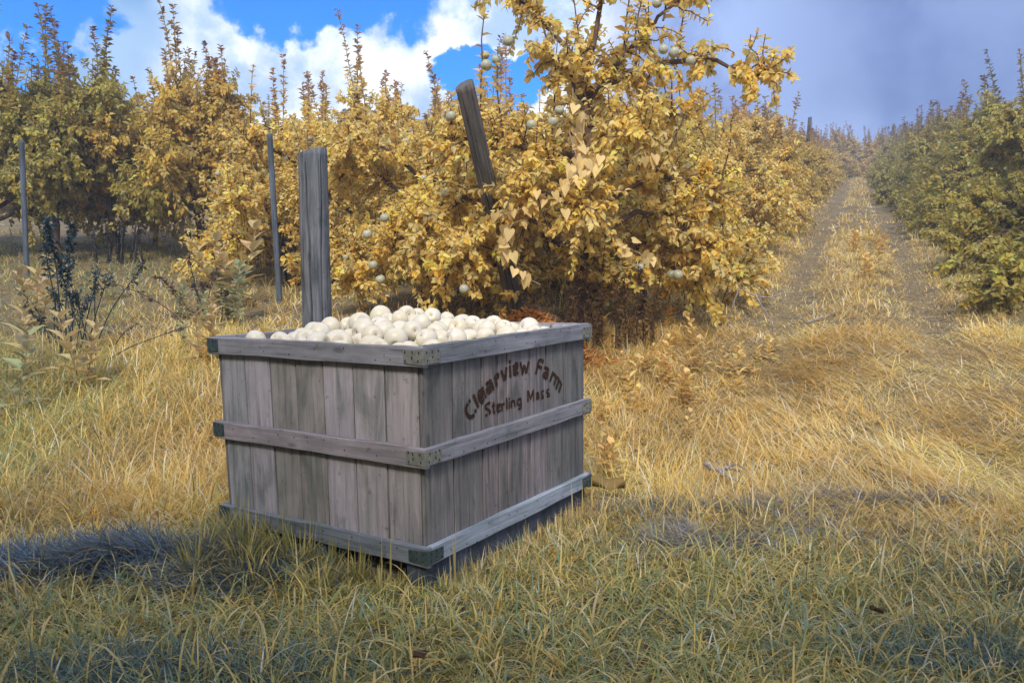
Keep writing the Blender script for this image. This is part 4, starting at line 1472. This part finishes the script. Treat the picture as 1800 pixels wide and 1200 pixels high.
STRAW = np.array([[.92, .66, .23], [.86, .58, .15], [.94, .77, .42], [.76, .55, .16], [.94, .85, .68], [.58, .46, .17]])
GREENS = np.array([[.42, .40, .13], [.26, .33, .13], [.54, .46, .16], [.20, .31, .22], [.50, .54, .44], [.62, .48, .15]])
BLUES = np.array([[.10, .17, .24], [.16, .25, .32], [.07, .12, .17], [.30, .38, .46]])


def grass_cols(rng, x, y, dry_shade):
    n = len(x)
    s = STRAW[rng.choice(6, n, p=[.28, .22, .16, .14, .08, .12])]
    g_ = GREENS[rng.choice(6, n, p=[.26, .22, .20, .12, .05, .15])]
    pick = rng.random(n) < np.clip(dry_shade + rng.normal(0, .12, n), 0, 1)
    c = np.where(pick[:, None], s, g_)
    cl = (vnoise(x, y, .45, 7) - .5) * .5
    return np.clip(c * (1 + cl[:, None]) * (1 + rng.normal(0, .10, (n, 1))), .015, .95)


def dry_shade_mix(x, y):
    """golden in the middle distance, foreground and hedge-row shade painted in as greener grass"""
    d = np.clip((y - 2.3) / 1.4, 0, 1) * .70 + .22
    d = d + .35 * np.clip((x - .5) / 1.5, 0, 1) * np.clip((y - 2.6) / 1.0, 0, 1)
    d = d - .75 * np.clip((x - path_x(y) - .5) / 1.0, 0, 1)  # shade beside the right row, painted as greener grass
    d = d - .65 * np.clip((-x - 1.7) / 1.3 - np.clip((y - 4) / 3, 0, 1) * .5, 0, 1)  # likewise the darkness towards the left edge
    return np.clip(d + (vnoise(x, y, 1.3, 2) - .5) * .6, 0, 1)


def scatter(rng, n, x0, x1, y0, y1, clump, spread, p=None):
    """tuft centres and blades round them; returns x, y, outward azimuth"""
    nt = max(1, n // clump)
    fr = lambda Y: np.clip(Y * .70 + .4, 0, None)
    cy = y0 + (y1 - y0) * rng.random(nt * 3)
    cx = x0 + (x1 - x0) * rng.random(nt * 3)
    mk = (np.abs(cx) < fr(cy))
    if p is not None:
        mk &= rng.random(len(cx)) < p(cx, cy)
    cx, cy = cx[mk][:nt], cy[mk][:nt]
    nt = len(cx)
    k = rng.integers(0, nt, nt * clump)
    a = rng.random(len(k)) * 2 * np.pi
    r_ = np.abs(rng.normal(0, spread, len(k)))
    x = cx[k] + r_ * np.cos(a); y = cy[k] + r_ * np.sin(a)
    a2 = np.where(rng.random(len(k)) < .75, a + rng.normal(0, .6, len(k)), rng.random(len(k)) * 6.28)
    return x, y, a2, k


gr = np.random.default_rng(99)


def rut_factor(x, y):
    d = (x - path_x(y)) / 1.085
    return np.exp(-((np.abs(d) - .62) / .24) ** 2) * np.clip((y - 4.6) / 2, 0, 1)


def make_grass(name, label, n, x0, x1, y0, y1, clump, spread, ln, wd, tilt, bend, p=None, dry_add=0.0, seg=4, cap_right=True):
    x, y, a, k = scatter(gr, n, x0, x1, y0, y1, clump, spread, p)
    ok = ~in_bin(x, y, .0)
    x, y, a, k = x[ok], y[ok], a[ok], k[ok]
    n = len(x)
    hk = (.7 + .6 * _hr[k % 256, (k // 256) % 256])
    L = ln[0] + (ln[1] - ln[0]) * gr.random(n) ** 1.3
    L = L * hk * (1 - .6 * rut_factor(x, y))
    # flattened straw on the right of the bin
    flat = np.clip((x - .9) / .8, 0, 1) * np.clip((y - 2.9) / .6, 0, 1) * np.clip((7.5 - y) / 1.5, 0, 1)
    flat = flat * (.55 + .6 * vnoise(x, y, .8, 9))
    t0 = np.abs(tilt[0] + tilt[1] * gr.normal(0, 1, n))
    t0 = t0 * (1 - flat) + flat * (1.25 + .18 * gr.normal(0, 1, n))
    b = bend[0] + bend[1] * gr.random(n)
    b = b * (1 - .7 * flat)
    sw = 2.6 + 2.4 * (vnoise(x, y, 1.0, 11) - .5)
    a = np.where(gr.random(n) < flat * .75, sw + gr.normal(0, .45, n), a)
    # blades that would run into the bin lean away from it
    ex, ey = x + np.cos(a) * L * .8, y + np.sin(a) * L * .8
    hit = in_bin(ex, ey, 0) | in_bin((x + ex) / 2, (y + ey) / 2, 0)
    L = np.where(hit, L * .5, L); t0 = np.where(hit, t0 * .15, t0); b = np.where(hit, b * .15, b)
    L = np.where(in_bin(x, y, .16), np.minimum(L, .075), L)
    rf = rut_factor(x, y)
    keep = gr.random(n) > rf * .38
    x, y, a, L, t0, b = x[keep], y[keep], a[keep], L[keep], t0[keep], b[keep]
    n = len(x)
    W_ = wd[0] + (wd[1] - wd[0]) * gr.random(n)
    dcol = grass_cols(gr, x, y, dry_shade_mix(x, y) + dry_add)
    return blades(name, x, y, L, W_, a, t0, b, dcol, label, seg)


make_grass('grass', 'short tangled green gold grass covering the near ground round the bin', 95000, -2.6, 2.8, 1.5, 3.6, 14, .05, (.05, .15), (.0026, .0068), (.95, .45), (.5, 1.7))
make_grass('grass', 'long arching golden grass left of and behind the bin', 76000, -4.6, .3, 3.3, 6.6, 18, .055, (.09, .32), (.0028, .006), (.85, .45), (.6, 1.7), dry_add=.05)
make_grass('grass', 'flattened golden straw grass covering the ground right of the bin', 85000, -.2, 4.8, 3.2, 6.8, 16, .06, (.08, .26), (.0025, .0055), (.85, .45), (.5, 1.4), dry_add=.1)
make_grass('grass', 'golden grass of the orchard floor and the lower track', 100000, -8.5, 10, 6.4, 13.5, 18, .10, (.08, .22), (.004, .009), (.95, .45), (.5, 1.5))
make_grass('grass', 'short flattened golden grass on the track between the tree rows', 60000, 1.0, 9.0, 5.8, 14.5, 16, .08, (.06, .16), (.004, .008), (1.1, .35), (.4, 1.2), p=lambda x, y: (np.abs(x - path_x(y)) < 2.4) * 1.0, dry_add=.25)
make_grass('grass', 'far grass on the hill and between the wheel ruts', 90000, -14, 36, 13, 52, 14, .16, (.14, .28), (.010, .020), (.8, .4), (.5, 1.2), seg=3, p=lambda x, y: np.where(np.abs(x - path_x(y)) < 3.2, 1.0, .12))

# taller pale seed stems here and there
def sparse(name, label, n, x0, x1, y0, y1, ln, wd, col, tilt=(.25, .2), bend=(.2, .7), p=None):
    x = x0 + (x1 - x0) * gr.random(n); y = y0 + (y1 - y0) * gr.random(n)
    ok = ~in_bin(x, y, .05) & (np.abs(x) < y * .7 + .4)
    if p is not None: ok &= gr.random(n) < p(x, y)
    x, y = x[ok], y[ok]; n = len(x)
    L = ln[0] + (ln[1] - ln[0]) * gr.random(n)
    c = np.clip(np.array(col)[gr.integers(0, len(col), n)] * (1 + gr.normal(0, .12, (n, 1))), .01, .95)
    a = gr.random(n) * 6.28
    ex, ey = x + np.cos(a) * L * .8, y + np.sin(a) * L * .8
    t0 = np.abs(tilt[0] + tilt[1] * gr.normal(0, 1, n)); b = bend[0] + bend[1] * gr.random(n)
    hit = in_bin(ex, ey, 0)
    t0 = np.where(hit, .05, t0); b = np.where(hit, .05, b)
    return blades(name, x, y, L, wd[0] + (wd[1] - wd[0]) * gr.random(n), a, t0, b, c, label, seg=6)


sparse('pale_grass_blades', 'scattered bleached white blades standing out of the grass', 700, -2.6, 4.0, 1.7, 6.5, (.08, .20), (.003, .006), [(.8, .74, .62), (.84, .74, .56), (.66, .68, .64)], (.8, .4), (.4, 1.3))
sparse('broad_grass_blades', 'broad fresh blades of taller grass rising from the near turf', 3800, -2.6, 2.8, 1.55, 3.6, (.10, .26), (.005, .0085), [(.50, .42, .15), (.62, .47, .17), (.30, .34, .16), (.66, .55, .30), (.72, .52, .18)], (.5, .3), (1.0, 2.3))
# the strong tufts that overlap the lower edge of the bin
def tufts(name, label, cen, nb, ln, wd, cols, spread=.05):
    X, Y, A, Ls = [], [], [], []
    for (u, v, r_) in cen:
        p = org + Wm @ Vector((u, v, 0))
        a = gr.random(nb) * 6.28
        q = np.abs(gr.normal(0, spread, nb))
        X.append(p.x + q * np.cos(a)); Y.append(p.y + q * np.sin(a)); A.append(a); Ls.append(r_ * (ln[0] + (ln[1] - ln[0]) * gr.random(nb)))
    x, y, a, L = map(np.concatenate, (X, Y, A, Ls))
    ok = ~in_bin(x, y, .008)
    x, y, a, L = x[ok], y[ok], a[ok], L[ok]
    n = len(x)
    ex, ey = x + np.cos(a) * L * .7, y + np.sin(a) * L * .7
    hit = in_bin(ex, ey, -.01)
    t0 = np.abs(gr.normal(.3, .25, n)); b = .3 + 1.1 * gr.random(n)
    t0 = np.where(hit, .05, t0); b = np.where(hit, .1, b)
    c = np.clip(np.array(cols)[gr.integers(0, len(cols), n)] * (1 + gr.normal(0, .12, (n, 1))), .01, .95)
    return blades(name, x, y, L, wd[0] + (wd[1] - wd[0]) * gr.random(n), a, t0, b, c, label)


OL = [(.46, .40, .12), (.36, .34, .10), (.56, .46, .17), (.28, .30, .11)]
tufts('grass_tufts', 'thick arching olive tufts against the lower left side of the bin', [(-.05, .95, .9), (-.07, .85, 1.15), (-.10, .74, 1.2), (-.06, .62, 1.1), (-.10, .5, 1.0), (-.06, .4, .8), (-.07, .25, .7), (-.22, .65, 1.1), (-.25, .85, 1.1), (-.3, .5, .9), (-.2, .3, .8), (-.35, .75, .9), (-.12, .1, .6)],
      110, (.08, .19), (.004, .008), OL)
tufts('grass_tufts', 'spiky tufts along the foot of the lettered side of the bin', [(.06, -.08, .5), (.18, -.07, .8), (.3, -.08, .6), (.42, -.1, .75), (.55, -.09, .6), (.72, -.08, .7), (.9, -.1, .5), (.25, -.22, .8), (.5, -.25, .9), (.75, -.22, .7), (1.0, -.2, .6), (.0, -.2, .8)],
      50, (.06, .16), (.003, .006), [(.56, .46, .18), (.66, .5, .2), (.4, .38, .2), (.7, .62, .42)])

# mown, matted thatch lying in the grass: blue grey patches
def thatch(name, label, blobs, n, cols):
    B = np.array(blobs)
    k = gr.choice(len(B), n, p=B[:, 4] / B[:, 4].sum())
    x = B[k, 0] + gr.normal(0, 1, n) * B[k, 2] * .55; y = B[k, 1] + gr.normal(0, 1, n) * B[k, 3] * .55
    ok = ~in_bin(x, y, -.02) & (y > 1.5)
    x, y, k = x[ok], y[ok], k[ok]
    n = len(x)
    m_ = np.exp(-((x - B[k, 0]) / B[k, 2]) ** 2 - ((y - B[k, 1]) / B[k, 3]) ** 2)
    z = H(x, y) + (.02 + B[k, 5] * m_) * (.3 + .7 * gr.random(n))
    a = 2.9 + 1.2 * (vnoise(x, y, .3, 4) - .5) * 3 + gr.normal(0, .6, n)
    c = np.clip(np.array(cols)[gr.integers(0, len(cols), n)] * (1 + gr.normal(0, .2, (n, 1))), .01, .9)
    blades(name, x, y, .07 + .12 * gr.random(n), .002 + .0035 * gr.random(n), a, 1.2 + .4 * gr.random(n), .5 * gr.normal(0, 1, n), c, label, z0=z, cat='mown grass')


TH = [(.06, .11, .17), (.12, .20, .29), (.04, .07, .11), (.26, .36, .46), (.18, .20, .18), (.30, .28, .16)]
thatch('mown_thatch', 'dark blue grey matted mown grass left of the bin', [(-1.38, 2.88, .30, .16, 1.1, .05), (-1.0, 2.92, .26, .18, .9, .03), (-.93, 3.3, .18, .25, .9, .04), (-1.7, 2.78, .22, .12, .5, .04), (-.9, 2.72, .3, .15, .5, .02)], 10500, TH)
thatch('mown_thatch', 'thin grey blue mown grass strewn right of the lettered side of the bin', [(.75, 3.05, .3, .16, .6, .01), (.62, 3.45, .2, .2, .6, .02), (1.05, 3.45, .45, .14, 1, .02), (1.7, 3.65, .5, .12, .8, .02), (1.3, 3.15, .5, .2, .4, .0)], 4500, [(.26, .26, .27), (.36, .35, .34), (.20, .20, .2), (.50, .44, .38)])
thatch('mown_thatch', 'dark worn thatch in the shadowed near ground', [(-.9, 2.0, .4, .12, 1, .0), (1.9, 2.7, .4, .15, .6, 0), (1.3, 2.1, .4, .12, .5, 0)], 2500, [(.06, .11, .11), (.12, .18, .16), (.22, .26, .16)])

# ------------------------------------------------------------------ small things on the ground
def dead_leaf(px, Y, s, col, lab, rz):
    p = at(px, 0, Y)
    n = 9
    us = np.linspace(0, 1, n)
    V = []
    for u in us:
        w_ = .36 * math.sin(math.pi * min(1, u * 1.02) ** .8) + .01
        for q in (-1, -.5, 0, .5, 1):
            V.append((u - .5, w_ * q, .16 * abs(q) ** 2 * (1 + .6 * math.sin(u * 9)) + .10 * (u - .5) ** 2 - .03 * (q == 0)))
    V = np.array(V) * s
    i = np.arange(n - 1)[:, None] * 5 + np.arange(4)[None, :]
    i = i.ravel()
    F = np.stack([i, i + 1, i + 6, i + 5], -1)
    C = np.tile(col, (len(V), 1))
    o = mobj('fallen_leaf', mesh_np('fallen_leaf', V, F, C, True, [M_DRY]))
    o.location = p + Vector((0, 0, .075))
    o.rotation_euler = (.25, .1, rz)
    sol = o.modifiers.new('thickness', 'SOLIDIFY'); sol.thickness = .0015
    tag(o, lab, 'fallen leaf', 'fallen leaves')


dead_leaf(1072, 3.62, .16, (.26, .18, .06), 'large curled yellow brown leaf lying by the right end of the bin', .1)
dead_leaf(731, 2.0, .045, (.08, .035, .022), 'small reddish brown leaf at the bottom edge below the bin', .7)
dead_leaf(1565, 2.28, .05, (.07, .04, .022), 'small brown leaf in the dark grass at the lower right', 2.0)

def stick(paths, lab, mat, col=(1, 1, 1), r=.008):
    g_ = Geo()
    rng = np.random.default_rng(len(lab))
    for P_, r0 in paths:
        L = smooth_line(P_, 12)
        L[1:-1] += rng.normal(0, .004, (10, 3))
        tube(g_, L, np.linspace(r0, r0 * .4, 12), 7, col, wob=.08, rng=rng)
    o = mobj('dead_branch', g_.mesh('dead_branch', [mat]))
    tag(o, lab, 'dead branch', 'dead branches')


def gp(px, Y, dz):
    p = at(px, 0, Y)
    return (p.x, p.y, p.z + dz)


M_DEADWOOD = plain_mat('dead branch wood', (.16, .14, .15), (.42, .38, .38), 30.0, .9, 0, .6)
stick([([gp(1248, 3.95, .10), gp(1268, 3.9, .085), gp(1290, 3.82, .07), gp(1318, 3.78, .05)], .014), ([gp(1275, 3.88, .08), gp(1300, 3.9, .11), gp(1325, 3.88, .09)], .008), ([gp(1262, 3.9, .085), gp(1285, 3.97, .07), gp(1310, 3.92, .075)], .009)],
      'short forked grey dead branch lying on the straw right of the bin', M_DEADWOOD)
stick([([gp(1275, 7.3, .35), gp(1310, 7.2, .26), gp(1345, 7.15, .24), (gp(1398, 7.1, .30))], .010), ([gp(1330, 7.15, .25), gp(1350, 7.1, .12), gp(1362, 7.05, .02)], .007), ([gp(1300, 7.2, .28), gp(1290, 7.2, .12), gp(1285, 7.2, .0)], .008)],
      'thin fallen branch reaching from the tree row over the edge of the track', M_DEADWOOD)
stick([([gp(1420, 7.0, .02), gp(1450, 7.05, .03), gp(1480, 7.3, .04)], .010)], 'small pale stick lying in the left wheel rut', M_DEADWOOD)

# ------------------------------------------------------------------ thin air haze between the viewer and the far rows
hz_g = Geo()
box(hz_g, (-70, -20, -4), (75, 90, 10.8))
m, t = new_mat('pale air')
pv = t.n('ShaderNodeVolumePrincipled', {'Color': (.80, .88, 1.0, 1.0), 'Density': .006, 'Anisotropy': .2})
t.n('ShaderNodeOutputMaterial', {'Volume': pv.outputs[0]})
haze = mobj('haze', hz_g.mesh('haze', [m], False))
tag(haze, kind='stuff')
